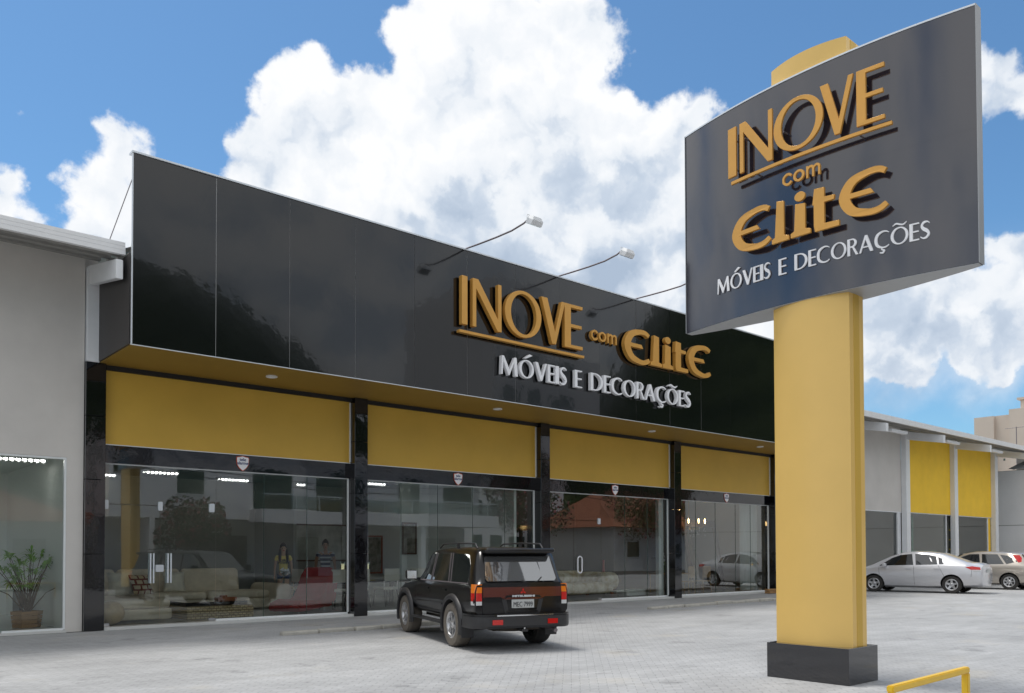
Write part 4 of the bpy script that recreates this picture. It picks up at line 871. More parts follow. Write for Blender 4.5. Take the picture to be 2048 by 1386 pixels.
side_patch(ST, [(3.05, .72), (3.38, .70), (3.30, .86), (3.05, .90)], 1, .006, .012, M['whl'], 'headlight', suv); side_patch(ST, [(3.05, .72), (3.38, .70), (3.30, .86), (3.05, .90)], -1, .006, .012, M['whl'], 'headlight', suv)
side_patch(ST, [(2.52, .80), (2.62, .80), (2.60, .83), (2.54, .83)], 1, .01, .014, M['orl'], 'side_lamp', suv)
MB().prism([(-.62, 1.12), (.62, 1.12), (.56, 1.62), (-.56, 1.62)], lambda u, v, d: (2.205 - (v - 1.13) / (1.64 - 1.13) * .56 + d * .7, u, v + d * .7), .012, -.01).build('windscreen', M['tint'], suv, world=False)

# --- silver saloon and hatchback
M['silver'] = mat('silver_car_paint', (.66, .66, .68), rough=.28, metal=.4, coat=.8, coat_rough=.04)
M['champ'] = mat('champagne_car_paint', (.46, .42, .37), rough=.3, metal=.5, coat=.8, coat_rough=.04)
def small_car(root, ST, xs, WB, r, wins, lamps, paint, roofglass, gaps, spokes):
    car_body(ST, xs, [(0, r + .045, r + .01, .83), (WB, r + .045, r + .01, .83)], [paint, M['arch']], root, smooth=30)
    for x in (0, WB):
        for s in (1, -1): wheel(root, x, s * .735, r, .19, s, spokes, M['tyre'], rimr=.66)
    for s in (1, -1):
        for nm, p in wins: side_patch(ST, p, s, .004, .012, M['tint'], nm, root, sub=5)
        for nm, mm, p in lamps: side_patch(ST, p, s, .006, .014, M[mm], nm, root, sub=3)
        for (x0, z0, x1, z1) in gaps: side_patch(ST, [(x0 - .004, z0), (x0 + .004, z0), (x1 + .004, z1), (x1 - .004, z1)], s, .002, .004, M['arch'], 'door_gap', root, sub=6)
    for nm, xa, za, wa, xb, zb_, wb_, in roofglass:
        dx, dz = xb - xa, zb_ - za; L = math.hypot(dx, dz); nx, nz = -dz / L, dx / L
        if nz < 0: nx, nz = -nx, -nz
        MB().prism([(-wa, 0), (wa, 0), (wb_, 1), (-wb_, 1)], lambda u, v, d: (xa + dx * v + nx * d, u, za + dz * v + nz * d), .028, .0).build(nm, M['tint'], root, world=False)
SS = [(-.93, .30, .62, .86, .90, .60, .70, .64, .50), (-.90, .26, .62, .92, 1.00, .66, .76, .70, .58), (-.78, .24, .62, .95, 1.055, .72, .81, .76, .62), (-.40, .22, .62, .97, 1.10, .74, .83, .79, .62), (-.1, .20, .62, .98, 1.22, .75, .84, .80, .58), (.35, .19, .60, .98, 1.40, .75, .845, .80, .56), (.8, .18, .60, .975, 1.465, .75, .845, .80, .56), (1.2, .18, .60, .97, 1.48, .75, .845, .80, .57), (1.6, .18, .60, .95, 1.45, .75, .845, .80, .57),
      (2.0, .18, .60, .93, 1.33, .75, .845, .79, .57), (2.4, .18, .60, .91, 1.14, .75, .84, .79, .60), (2.72, .19, .58, .88, .98, .75, .83, .77, .62), (3.05, .20, .56, .80, .88, .73, .81, .72, .56), (3.3, .22, .5, .70, .76, .68, .77, .64, .46), (3.42, .26, .44, .56, .62, .56, .66, .52, .36)]
xs2 = [-.93, -.915, -.90, -.84, -.78, -.65, -.5, -.4, -.25, -.1, .1, .35, .55, .8, 1.0, 1.2, 1.4, 1.6, 1.8, 2.0, 2.2, 2.4, 2.56, 2.72, 2.9, 3.05, 3.18, 3.3, 3.37, 3.42]
winsS = [('front_window', [(2.38, .965), (1.98, 1.24), (1.66, 1.36), (1.30, 1.395), (1.22, 1.00)]), ('rear_door_window', [(1.14, 1.00), (1.20, 1.395), (.80, 1.37), (.52, 1.31), (.45, 1.02)]), ('quarter_window', [(.39, 1.025), (.46, 1.29), (.20, 1.17), (.12, 1.08), (.18, 1.035)])]
lampsS = [('tail_lamp', 'redl', [(-.88, .84), (-.86, .93), (-.62, .965), (-.42, .93), (-.60, .84)]), ('tail_lamp', 'whl', [(-.88, .76), (-.88, .835), (-.60, .835), (-.68, .77)]), ('headlight', 'whl', [(3.22, .64), (3.20, .70), (2.92, .80), (2.86, .76)])]
sed = thing('saloon_car', 'silver four door saloon parked sideways right of the pole sign', 'car', (36.2, 14.20, 0), rz=1.708, scale=(1.17, 1.15, 1.13))
small_car(sed, SS, xs2, 2.55, .31, winsS, lampsS, M['silver'], [('rear_window', -.12, 1.17, .52, .40, 1.385, .48), ('windscreen', 2.62, .99, .56, 1.86, 1.36, .50)],
          [(1.18, .28, 1.20, .97), (2.32, .30, 2.38, .93), (.20, .55, .42, 1.0), (-.60, .60, -.62, .84)], 5)
for s in (1, -1):
    for x in (1.38, .45): MB().box(x - .10, x + .10, s * .835 - .015, s * .835 + .02, .855, .885).build('door_handle', M['silver'], sed, bevel=.006, world=False)
    mb = MB(); mb.rbox(2.10, 2.22, min(s * .80, s * .98), max(s * .80, s * .98), .93, 1.06, r=.035); mb.build('wing_mirror', M['silver'], sed, smooth=45, world=False)
MB().box(-.965, -.925, -.22, .22, .74, .84).build('number_plate', M['plate'], sed, world=False)
MB().box(-.975, -.93, -.26, .26, .87, .90).build('boot_trim', M['chrome'], sed, world=False)
HS = [(-.72, .34, .60, .86, .90, .66, .74, .68, .58), (-.70, .28, .60, .92, .98, .72, .80, .74, .60), (-.62, .24, .60, .94, 1.02, .75, .83, .79, .62), (-.38, .22, .60, .95, 1.36, .76, .845, .80, .54), (-.28, .2, .60, .95, 1.42, .76, .845, .80, .55), (.2, .18, .60, .95, 1.47, .76, .845, .80, .57), (.8, .18, .60, .95, 1.49, .76, .845, .80, .58), (1.3, .18, .60, .94, 1.48, .76, .845, .80, .58), (1.7, .18, .60, .93, 1.40, .76, .845, .79, .58), (2.35, .18, .60, .90, 1.06, .76, .84, .78, .62), (2.9, .2, .56, .80, .90, .74, .82, .74, .58), (3.25, .22, .5, .68, .76, .68, .76, .62, .46), (3.4, .26, .44, .55, .62, .56, .66, .5, .34)]
xs3 = [-.72, -.71, -.70, -.66, -.62, -.5, -.38, -.33, -.28, 0, .2, .5, .8, 1.05, 1.3, 1.5, 1.7, 1.9, 2.1, 2.35, 2.6, 2.9, 3.1, 3.25, 3.33, 3.4]
hat = thing('hatchback_car', 'champagne hatchback half hidden behind the silver saloon', 'car', (41.6, 13.85, 0), rz=1.60, scale=(1.15, 1.15, 1.12))
small_car(hat, HS, xs3, 2.6, .31, [('front_window', [(2.2, .97), (1.75, 1.27), (1.45, 1.38), (1.1, 1.39), (1.02, .99)]), ('rear_door_window', [(.95, .99), (1.0, 1.39), (.45, 1.38), (.18, 1.00)]), ('quarter_window', [(.10, 1.0), (.36, 1.365), (.1, 1.33), (-.30, 1.10)])],
          [('tail_lamp', 'redl', [(-.30, 1.06), (-.06, 1.36), (-.30, 1.35), (-.50, 1.10)]), ('reflector', 'redl', [(-.66, .40), (-.52, .40), (-.54, .47), (-.64, .47)]), ('headlight', 'whl', [(3.2, .64), (3.15, .72), (2.85, .82), (2.9, .7)])], M['champ'], [('rear_window', -.60, 1.05, .60, -.36, 1.37, .52), ('windscreen', 2.28, 1.07, .56, 1.74, 1.39, .50)], [(.98, .28, 1.0, .95), (2.2, .3, 2.2, .92)], 7)
MB().rbox(-.76, -.5, -.80, .80, .42, .62, r=.05).build('rear_bumper', M['champ'], hat, smooth=45, world=False)

# ------------------------------------------------------------------ showroom contents
FZ = .06
def soft(x0, x1, y0, y1, z0, z1, r, m_, name, parent): return MB().rbox(x0, x1, y0, y1, z0, z1, r=r).build(name, m_, parent, smooth=60)
sf = thing('corner_sofa', 'beige linen corner sofa with a long chaise behind the double glass door', 'sofa', (7.5, 22.5, FZ))
soft(5.45, 7.10, 20.35, 23.6, FZ + .05, .36, .05, M['sofa'], 'chaise_base', sf); soft(5.47, 7.08, 20.38, 23.0, .37, .58, .08, M['sofa'], 'seat_cushion', sf)
soft(7.12, 11.0, 23.0, 24.2, FZ + .05, .38, .05, M['sofa'], 'sofa_base', sf)
for a, b in ((7.1, 8.95), (8.97, 10.75)): soft(a, b, 22.95, 24.0, .39, .60, .08, M['sofa'], 'seat_cushion', sf)
soft(10.75, 11.3, 22.6, 24.4, FZ + .05, .78, .16, M['sofa'], 'armrest', sf); soft(5.25, 5.50, 20.9, 24.4, FZ + .05, .80, .1, M['sofa'], 'armrest', sf)
for a, b in ((5.5, 6.9), (6.95, 8.6), (8.65, 10.3)):
    mb = MB(); mb.M = Matrix.Translation(((a + b) / 2, 24.15, .86)) @ Matrix.Rotation(R(-12), 4, 'X'); mb.rbox(-(b - a) / 2, (b - a) / 2, -.14, .14, -.36, .36, r=.11); mb.build('back_cushion', M['sofa'], sf, smooth=60)
def pillow(name, label, loc, rz, tilt, m_, s=.30):
    t = thing(name, label, 'cushion', loc); mb = MB(); mb.M = Matrix.Translation(loc) @ Matrix.Rotation(rz, 4, 'Z') @ Matrix.Rotation(tilt, 4, 'X')
    rings = []
    n = 8
    for k in range(9):
        h = -1 + 2 * k / 8; d = .09 * math.sqrt(max(1 - abs(h) ** 3, .0)); w = s * (1 - .10 * (1 - abs(h)))
        rings.append([(-w, -.01, h * s), (-w * .5, -d, h * s), (0, -d * 1.15, h * s), (w * .5, -d, h * s), (w, -.01, h * s), (w, .01, h * s), (w * .5, d, h * s), (0, d * 1.15, h * s), (-w * .5, d, h * s), (-w, .01, h * s)])
    mb.loft(rings); mb.build('cover', m_, t, smooth=80); return t, mb.M
M['cush2'] = mat('chequered_cushion', (.62, .56, .45), rough=.9)
nt = M['cush2'].node_tree; N_ = nt.nodes; br = N_.new('ShaderNodeTexBrick'); br.inputs['Scale'].default_value = 1; br.inputs['Brick Width'].default_value = .17; br.inputs['Row Height'].default_value = .13; br.inputs['Mortar Size'].default_value = .022
br.inputs['Color1'].default_value = (.66, .60, .48, 1); br.inputs['Color2'].default_value = (.55, .40, .20, 1); br.inputs['Mortar'].default_value = (.20, .05, .03, 1)
mp_ = N_.new('ShaderNodeMapping'); mp_.inputs['Rotation'].default_value = (R(90), R(20), 0); tc_ = N_.new('ShaderNodeTexCoord'); nt.links.new(tc_.outputs['Object'], mp_.inputs[0]); nt.links.new(mp_.outputs[0], br.inputs[0]); nt.links.new(br.outputs[0], N_['Principled BSDF'].inputs['Base Color'])
pillow('patterned_cushion', 'square cushion with brown and red block pattern on the beige sofa', (7.0, 22.3, .86), R(15), R(-28), M['cush2'], .27)
pillow('cream_cushion', 'plain cream cushion leaning behind the patterned one', (6.6, 22.6, .88), R(-8), R(-20), M['cushion'], .30)
pillow('cream_cushion', 'pale cream cushion on the middle of the sofa right of the door lock', (8.2, 23.4, .88), R(-10), R(-22), M['cushion'], .28)
pt = thing('ceramic_ball', 'round ribbed tan floor ball beside the first black pillar', 'ornament', (5.68, 20.12, FZ))
MB().lathe([(.28 * math.sin(math.pi * k / 14) * (1 + .03 * (k % 2)) + .001, FZ + .26 - .26 * math.cos(math.pi * k / 14)) for k in range(15)], (5.68, 20.12, 0), n=30).build('ball', M['tan'], pt, smooth=60)
ct = thing('coffee_table', 'low wicker coffee table with a black glass top', 'coffee table', (8.2, 20.9, FZ))
MB().box(7.45, 9.10, 20.35, 21.75, FZ, .36).build('wicker_base', M['wicker'], ct, bevel=.012); MB().box(7.50, 9.05, 20.60, 21.7, .362, .45).build('glass_top', M['blackgl'], ct, bevel=.008)
bx = thing('wooden_box', 'orange wooden box with a small lid on the coffee table', 'box', (8.65, 21.1, .45)); M['orwood'] = mat('orange_wood', (.42, .12, .03), rough=.4, var=.15)
MB().box(8.45, 8.95, 21.0, 21.25, .452, .53).build('box_body', M['orwood'], bx, bevel=.01); MB().rbox(8.55, 8.72, 21.05, 21.18, .53, .58, r=.02).build('lid', M['orwood'], bx, smooth=50)
cb = thing('side_table', 'square wicker cube side table right of the beige sofa', 'side table', (11.75, 23.7, FZ)); MB().box(11.35, 12.15, 23.3, 24.0, FZ, .62).build('wicker_cube', M['wicker'], cb, bevel=.012); MB().box(11.38, 12.12, 23.33, 23.97, .622, .64).build('top_panel', M['wicker'], cb)
gl_ = thing('glass_vase', 'tall clear vase with white petals on a wicker side table', 'vase', (11.4, 23.5, .64))
MB().lathe([(.05, .642), (.06, .66), (.02, .74), (.018, .95), (.07, 1.02), (.10, 1.12)], (11.45, 23.5, 0), n=14).build('vase_body', M['glass2'], gl_, smooth=60)
mb = MB(); rnd = random.Random(2)
for k in range(16):
    c = Vector((11.45 + rnd.uniform(-.13, .13), 23.5 + rnd.uniform(-.1, .1), 1.1 + rnd.uniform(-.06, .1))); mb.add([c, c + Vector((.07, .02, .03)), c + Vector((.09, .0, -.03)), c + Vector((.02, .05, -.04))], [(0, 1, 2, 3)])
mb.build('petals', M['white'], gl_)
# red chaise longue: S profile swept across its width
ch = thing('chaise_longue', 'dark red velvet chaise longue with a curled backrest near the window', 'chaise longue', (11.0, 21.2, FZ))
d_ = Vector((.80, .60, 0)); n_ = Vector((-.60, .80, 0)); o_ = Vector((9.95, 20.35, 0))
topc = [(-.10, .22), (-.02, .36), (.25, .42), (.6, .40), (.95, .38), (1.25, .50), (1.50, .82), (1.66, 1.12), (1.82, 1.22), (2.02, 1.20), (2.16, 1.04), (2.20, .80)]
botc = [(-.02, .12), (.1, .10), (.35, .10), (.7, .11), (1.0, .12), (1.25, .12), (1.45, .14), (1.65, .14), (1.80, .14), (1.95, .16), (2.05, .22), (2.10, .40)]
rings = []
for (tx, tz), (bx_, bz) in zip(topc, botc):
    ring = []
    for w, a in ((-.36, 0), (-.42, .12), (-.42, .88), (-.34, 1), (.34, 1), (.42, .88), (.42, .12), (.36, 0)):
        s = bx_ + (tx - bx_) * a; z = bz + (tz - bz) * a; p = o_ + d_ * s * 1.05 + n_ * w * 1.0; ring.append((p.x, p.y, z + FZ - .03))
    rings.append(ring)
MB().loft(rings).build('upholstery', M['red'], ch, smooth=50)
for s, w in ((.25, -.25), (.25, .25), (1.8, -.25), (1.8, .25)):
    p = o_ + d_ * s + n_ * w; MB().tube([(p.x, p.y, FZ), (p.x, p.y, .16)], [.02, .035], 8).build('leg', M['chrome'], ch)
# dining set
def chair(loc, rz, label, src=None):
    if src: return dup(src, loc, rz, label=label)
    t = thing('dining_chair', label, 'chair', loc, rz, 'white dining chairs with black legs')
    kw = dict(world=False)
    MB().rbox(-.24, .24, -.23, .23, .44, .52, r=.03).build('seat', M['chairw'], t, smooth=50, **kw)
    MB().rbox(-.25, .25, -.27, -.22, .68, 1.02, r=.02).build('backrest', M['chairw'], t, smooth=50, **kw)
    for s in (-1, 1):
        MB().tube([(s * .21, -.20, .45), (s * .235, -.245, .95)], .016, 6).build('back_post', M['chrome'], t, **kw)
        MB().tube([(s * .20, -.20, .45), (s * .24, -.30, 0)], [.024, .014], 8).build('leg', M['chairb'], t, **kw); MB().tube([(s * .20, .20, .45), (s * .23, .24, 0)], [.024, .014], 8).build('leg', M['chairb'], t, **kw)
    return t
tb = thing('dining_table', 'long dark dining table inside the second bay', 'table', (13.0, 23.0, FZ))
MB().box(11.9, 15.3, 22.3, 23.5, .74, .80).build('tabletop', M['chairb'], tb, bevel=.01)
for x in (12.1, 15.1):
    for y in (22.45, 23.35): MB().box(x - .05, x + .05, y - .05, y + .05, FZ, .74).build('leg', M['chairb'], tb)
c0 = chair((12.0, 21.55, FZ), R(8), 'white backed dining chair nearest the second black pillar in the first bay')
c0.scale = (1.15, 1.15, 1.1)
for (x, y, a, l) in ((12.9, 21.8, -5, 'white backed dining chair seen just right of the second black pillar'), (13.9, 21.8, 6, 'white backed dining chair in the second bay nearest the parked dark car'), (14.9, 21.8, 0, 'white backed dining chair mostly hidden behind the parked dark car'), (11.85, 22.9, -85, 'white backed dining chair at the left end of the long table'), (13.0, 24.1, 180, 'white backed dining chair on the far side of the table')):
    chair((x, y, FZ), R(a), l, c0)
def cand(loc, label, src=None):
    if src: return dup(src, loc, label=label)
    t = thing('candle_holder', label, 'candle holder', loc, group='red candle holders on the dining table'); kw = dict(world=False)
    MB().lathe([(.07, 0), (.075, .02), (.03, .05), (.045, .10), (.03, .15), (.045, .20), (.03, .25), (.04, .30), (.02, .34)], n=16).build('stem', M['redlac'], t, smooth=50, **kw)
    g = MB().lathe([(.03, .34), (.06, .40), (.085, .60)], n=16).build('glass_shade', M['glass2'], t, smooth=60, **kw)
    MB().lathe([(.001, .36), (.045, .36), (.05, .52), (.001, .53)], n=14).build('candle', M['candle'], g, smooth=60, **kw); return t
k0 = cand((12.9, 22.6, .80), 'red turned candle holder beside the second black pillar'); cand((13.75, 22.6, .80), 'red turned candle holder left of the parked dark car', k0)
rn = thing('table_runner', 'thin yellow runner band across the dining table', 'table runner', (13.3, 22.7, .8)); M['yband'] = mat('yellow_fabric', (.55, .42, .05), rough=.8); MB().box(12.6, 14.1, 22.7, 22.85, .802, .815).build('cloth', M['yband'], rn)
def picture(name, label, x0, x1, y, z0, z1, fm, cm, cat='picture'):
    t = thing(name, label, cat, ((x0 + x1) / 2, y, z0)); f = .06
    MB().box(x0, x1, y - .04, y, z1 - f, z1).box(x0, x1, y - .04, y, z0, z0 + f).box(x0, x0 + f, y - .04, y, z0 + f, z1 - f).box(x1 - f, x1, y - .04, y, z0 + f, z1 - f).build('frame', fm, t)
    MB().box(x0 + f, x1 - f, y - .02, y - .005, z0 + f, z1 - f).build('canvas', cm, t); return t
M['canvas'] = mat('abstract_canvas', (.30, .31, .28), rough=.8, col2=(.62, .64, .60), vscale=1.4, det=4); M['canvas2'] = mat('sepia_canvas', (.12, .11, .09), rough=.8, col2=(.42, .40, .34), vscale=4)
picture('wall_picture', 'wide dark framed picture of pale flowers behind the standing girl', 13.7, 16.9, 28.95, 1.35, 2.75, M['darkwood'], M['canvas'])
picture('wall_picture', 'small dark framed portrait print in the second bay above the parked car', 16.25, 16.85, 24.48, 1.6, 2.7, M['darkwood'], M['canvas2'])
M['redframe'] = mat('red_brown_frame', (.33, .07, .03), rough=.5)
t_ = picture('framed_mirror', 'mirror with a red brown frame above the parked car bonnet', 17.5, 18.2, 26.9, .9, 2.3, M['redframe'], M['canvas2'], 'mirror')
t_.location = Vector(t_.location); 
for c in t_.children: pass
t_.location.x -= 1.2
# lighting fixtures
def fixture(loc, label, src=None):
    if src: return dup(src, loc, label=label)
    t = thing('ceiling_light', label, 'ceiling lamp', loc, group='louvred tube lights on the showroom ceiling'); kw = dict(world=False)
    MB().box(-.52, .52, -.15, .15, -.05, 0).build('housing', M['whitem'], t, **kw)
    for y in (-.07, .07): MB().tube([(-.48, y, -.065), (.48, y, -.065)], .012, 8).build('tube', M['tubelight'], t, **kw)
    mb = MB()
    for k in range(9): mb.box(-.48 + k * .12, -.45 + k * .12, -.15, .15, -.11, -.05)
    mb.build('louvre', M['whitem'], t, **kw); return t
LL = [(6.6, 22.9, 'louvred tube light at the top left corner of the first bay'), (9.6, 22.9, 'louvred tube light in front of the first bay, just left of centre'), (12.3, 23.2, 'louvred tube light high on the right of the first bay'), (8.9, 26.6, 'louvred tube light above the double door, second row'), (7.6, 29 - .6, 'louvred tube light at the far left, third row'), (11.6, 27.6, 'smaller looking louvred tube light deep inside the first bay'), (15.5, 23.2, 'louvred tube light over the dining table'), (21.5, 22.2, 'louvred tube light inside the third bay'), (28.0, 22.4, 'louvred tube light inside the fourth bay'), (16.0, 26.0, 'added louvred tube light brightening the back of the second bay'), (13.9, 28.0, 'added louvred tube light brightening the room above the wide flower picture'), (21.5, 20.9, 'added louvred tube light brightening the bay close behind the oval handle door')]  # several fixtures beyond the first bay are added to brighten the interior
f0 = fixture((LL[0][0], LL[0][1], 4.17), LL[0][2])
for x, y, l in LL[1:]: fixture((x, y, 4.17), l, f0)
fixture((1.2, 22.0, 3.74), 'added louvred tube light brightening the room inside the left office window', f0); fixture((4.0, 20.9, 3.74), 'louvred tube light above the potted palm', f0); fixture((3.2, 24.2, 3.74), 'added louvred tube light brightening the back of the left office', f0)  # extra office fixtures added to brighten the room behind the left window
# third bay
s3 = thing('patterned_sofa', 'rounded sofa with beige floral upholstery right of the parked dark car', 'sofa', (22, 21.6, FZ)); M['floral'] = mat('floral_fabric', (.50, .38, .20), rough=.9, col2=(.80, .74, .58), vscale=3.2, det=2)
soft(19.6, 22.9, 20.7, 22.1, .2, .60, .18, M['floral'], 'seat_cushion', s3); soft(22.3, 23.2, 20.65, 22.2, .3, .95, .28, M['floral'], 'armrest', s3); soft(19.6, 22.6, 21.9, 22.4, .4, 1.0, .2, M['floral'], 'backrest', s3)
soft(20.2, 21.3, 20.9, 21.7, .58, .95, .18, M['floral'], 'cushion', s3)
for x in (20, 22.6): MB().box(x - .04, x + .04, 20.9, 21.0, FZ, .22).build('leg', M['chrome'], s3)
tv = thing('wall_board', 'large black wall panel on the dark brown wall of the third bay', 'wall panel', (20.9, 24.5, 1)); MB().box(19.6, 23.0, 24.45, 24.59, .9, 2.7).build('panel_board', M['blackgl'], tv, bevel=.01); MB().box(19.5, 23.6, 24.3, 24.58, .80, .88).build('shelf', M['darkwood'], tv)
wb = thing('low_bench', 'low white block bench near the glass in the third bay', 'bench', (24, 20.8, FZ)); MB().box(23.4, 24.45, 20.6, 21.1, FZ + .02, .30).build('bench_block', M['inwhite'], wb, bevel=.01); MB().box(22.9, 23.4, 20.65, 21.0, .22, .28).build('shelf', M['inwhite'], wb)
ds = thing('desk', 'orange brown wooden desk frame at the back right of the third bay', 'desk', (23.9, 22.4, FZ)); MB().box(23.0, 24.5, 22.2, 22.9, .80, .88).build('desktop', M['orwood'], ds)
for x in (23.05, 24.42): MB().box(x - .04, x + .04, 22.22, 22.30, FZ, .80).build('leg', M['orwood'], ds)
bt = thing('red_vase', 'thin bright red vase standing on the orange desk', 'vase', (23.9, 22.4, .88)); MB().lathe([(.05, .882), (.055, 1.0), (.035, 1.25), (.05, 1.36)], (24.1, 22.4, 0), n=14).build('vase_body', M['redlac'], bt, smooth=60)
gw = thing('white_column', 'white square post beside the glass at the right of the third bay', 'post', (24.4, 19.9, FZ)); MB().box(24.30, 24.56, 19.85, 20.0, FZ, 4.1).build('shaft', M['inwhite'], gw)
# fourth bay
fm = thing('leaning_mirror', 'tall mirror in a wide brown wooden frame leaning in the fourth bay', 'mirror', (29.55, 21.5, FZ)); mb = MB()
T_ = Matrix.Translation((29.55, 21.5, FZ)) @ Matrix.Rotation(R(-10), 4, 'X')
mb.M = T_; mb.box(-1.15, -.95, -.05, .05, 0, 3.0).box(.95, 1.15, -.05, .05, 0, 3.0).box(-.95, .95, -.05, .05, 2.7, 3.0).box(-.95, .95, -.05, .05, 0, .3); mb.build('frame', M['darkwood'], fm, bevel=.01)
M['mirror'] = mat('mirror_glass', (.5, .5, .5), rough=.03, metal=1); mb = MB(); mb.M = T_; mb.box(-.95, .95, -.01, .02, .3, 2.7); mb.build('mirror_glass', M['mirror'], fm)
cu = thing('white_curtain', 'pale hanging curtain at the right end of the fourth bay', 'curtain', (30.7, 20.4, FZ)); M['curt'] = mat('curtain_cloth', (.66, .70, .68), rough=.95)
rr_ = [(30.35 + k * .032, 20.5 + .05 * math.sin(k * 1.3) - k * .012) for k in range(26)]
mb = MB().loft([[(x, y, z) for x, y in rr_] + [(x, y + .01, z) for x, y in reversed(rr_)] for z in (FZ + .02, 4.1)]); mb.build('cloth', M['curt'], cu, smooth=60)
cd = thing('chandelier', 'brass and crystal chandelier with lit candle bulbs in the fourth bay', 'chandelier', (28.9, 22.0, 3.0)); M['brass'] = mat('brass', (.45, .30, .08), rough=.3, metal=1); M['bulb'] = mat('lit_bulb', (1, .8, .5), emit=(1, .62, .25), es=14); M['crystal'] = mat('crystal', (.7, .72, .74), rough=.08, spec=1)
MB().tube([(28.9, 22, 4.17), (28.9, 22, 2.6)], .015, 6).lathe([(.02, 2.55), (.09, 2.6), (.05, 2.8), (.10, 2.9), (.02, 3.0)], (28.9, 22, 0), n=14).build('stem', M['brass'], cd, smooth=50)
for k in range(10):
    a = 2 * math.pi * k / 10; c, s_ = math.cos(a), math.sin(a)
    ar = MB().tube([(28.9 + c * r_, 22 + s_ * r_, z) for r_, z in ((.05, 2.75), (.3, 2.62), (.55, 2.70), (.68, 2.86))], .012, 6).build('arm', M['brass'], cd)
    MB().lathe([(.016, 2.86), (.018, 2.94), (.028, 2.97), (.001, 3.06)], (28.9 + c * .68, 22 + s_ * .68, 0), n=8).build('bulb', M['bulb'], ar)
mb = MB(); rnd = random.Random(5)
for k in range(70):
    a = rnd.uniform(0, 6.28); r_ = rnd.choice((.2, .45, .66)); z = 2.72 - rnd.uniform(.05, .55) * (1 - .5 * r_); c = Vector((28.9 + r_ * math.cos(a), 22 + r_ * math.sin(a), z))
    mb.add([c + Vector(v) for v in ((0, 0, .04), (.014, 0, 0), (0, .014, 0), (-.014, 0, 0), (0, -.014, 0), (0, 0, -.05))], [(0, 1, 2), (0, 2, 3), (0, 3, 4), (0, 4, 1), (5, 2, 1), (5, 3, 2), (5, 4, 3), (5, 1, 4)])
mb.build('crystal_drops', M['crystal'], cd); cd.children[-1].name = 'crystal_fringe'
t4 = thing('round_table', 'small light wooden table with thin legs in the fourth bay', 'table', (27.3, 21.6, FZ)); M['ltwood'] = mat('light_wood', (.42, .26, .11), rough=.5, var=.15, vscale=6)
MB().box(26.4, 28.2, 21.2, 22.2, .78, .84).build('tabletop', M['ltwood'], t4, bevel=.01)
for x, y in ((26.5, 21.3), (28.1, 21.3), (26.5, 22.1), (28.1, 22.1)): MB().tube([(x, y, FZ), (x, y, .78)], .03, 8).build('leg', M['ltwood'], t4)
def wchair(loc, rz, label, src=None):
    if src: return dup(src, loc, rz, label=label)
    t = thing('wooden_chair', label, 'chair', loc, rz, 'light wooden chairs in the fourth bay'); kw = dict(world=False)
    MB().rbox(-.24, .24, -.23, .23, .43, .49, r=.025).build('seat', M['ltwood'], t, smooth=50, **kw); MB().rbox(-.22, .22, -.25, -.22, .6, 1.05, r=.015).build('backrest', M['ltwood'], t, smooth=50, **kw)
    for s in (-1, 1):
        MB().tube([(s * .20, -.22, 1.0), (s * .21, -.22, .45), (s * .23, -.27, 0)], .018, 8).build('leg', M['ltwood'], t, **kw); MB().tube([(s * .20, .20, .45), (s * .22, .23, 0)], .018, 8).build('leg', M['ltwood'], t, **kw)
    return t
w0 = wchair((27.0, 20.7, FZ), R(5), 'light wooden chair nearest the glass in the fourth bay'); wchair((28.1, 20.75, FZ), R(-6), 'light wooden chair in front of the leaning mirror', w0)
fv = thing('flower_vase', 'bunch of white flowers in a clear vase on the small wooden table', 'vase', (26.8, 21.6, .84)); MB().lathe([(.06, .842), (.08, .9), (.05, 1.05), (.07, 1.15)], (26.8, 21.6, 0), n=14).build('vase_body', M['glass2'], fv, smooth=60)
mb = MB(); rnd = random.Random(8)
for k in range(60):
    c = Vector((26.8 + rnd.gauss(0, .16), 21.6 + rnd.gauss(0, .16), 1.45 + rnd.gauss(0, .16))); a = Vector((rnd.uniform(-.06, .06), rnd.uniform(-.06, .06), rnd.uniform(-.06, .06))); b = a.orthogonal().normalized() * .06
    mb.add([c - a, c + b, c + a, c - b], [(0, 1, 2, 3)])
mb.build('petals', M['white'], fv); mb = MB(); mb.tube([(26.8, 21.6, .86), (26.8, 21.6, 1.4)], .02, 6); mb.tube([(26.8, 21.6, .9), (26.95, 21.65, 1.45)], .012, 6); mb.build('stem', M['leaf'], fv)

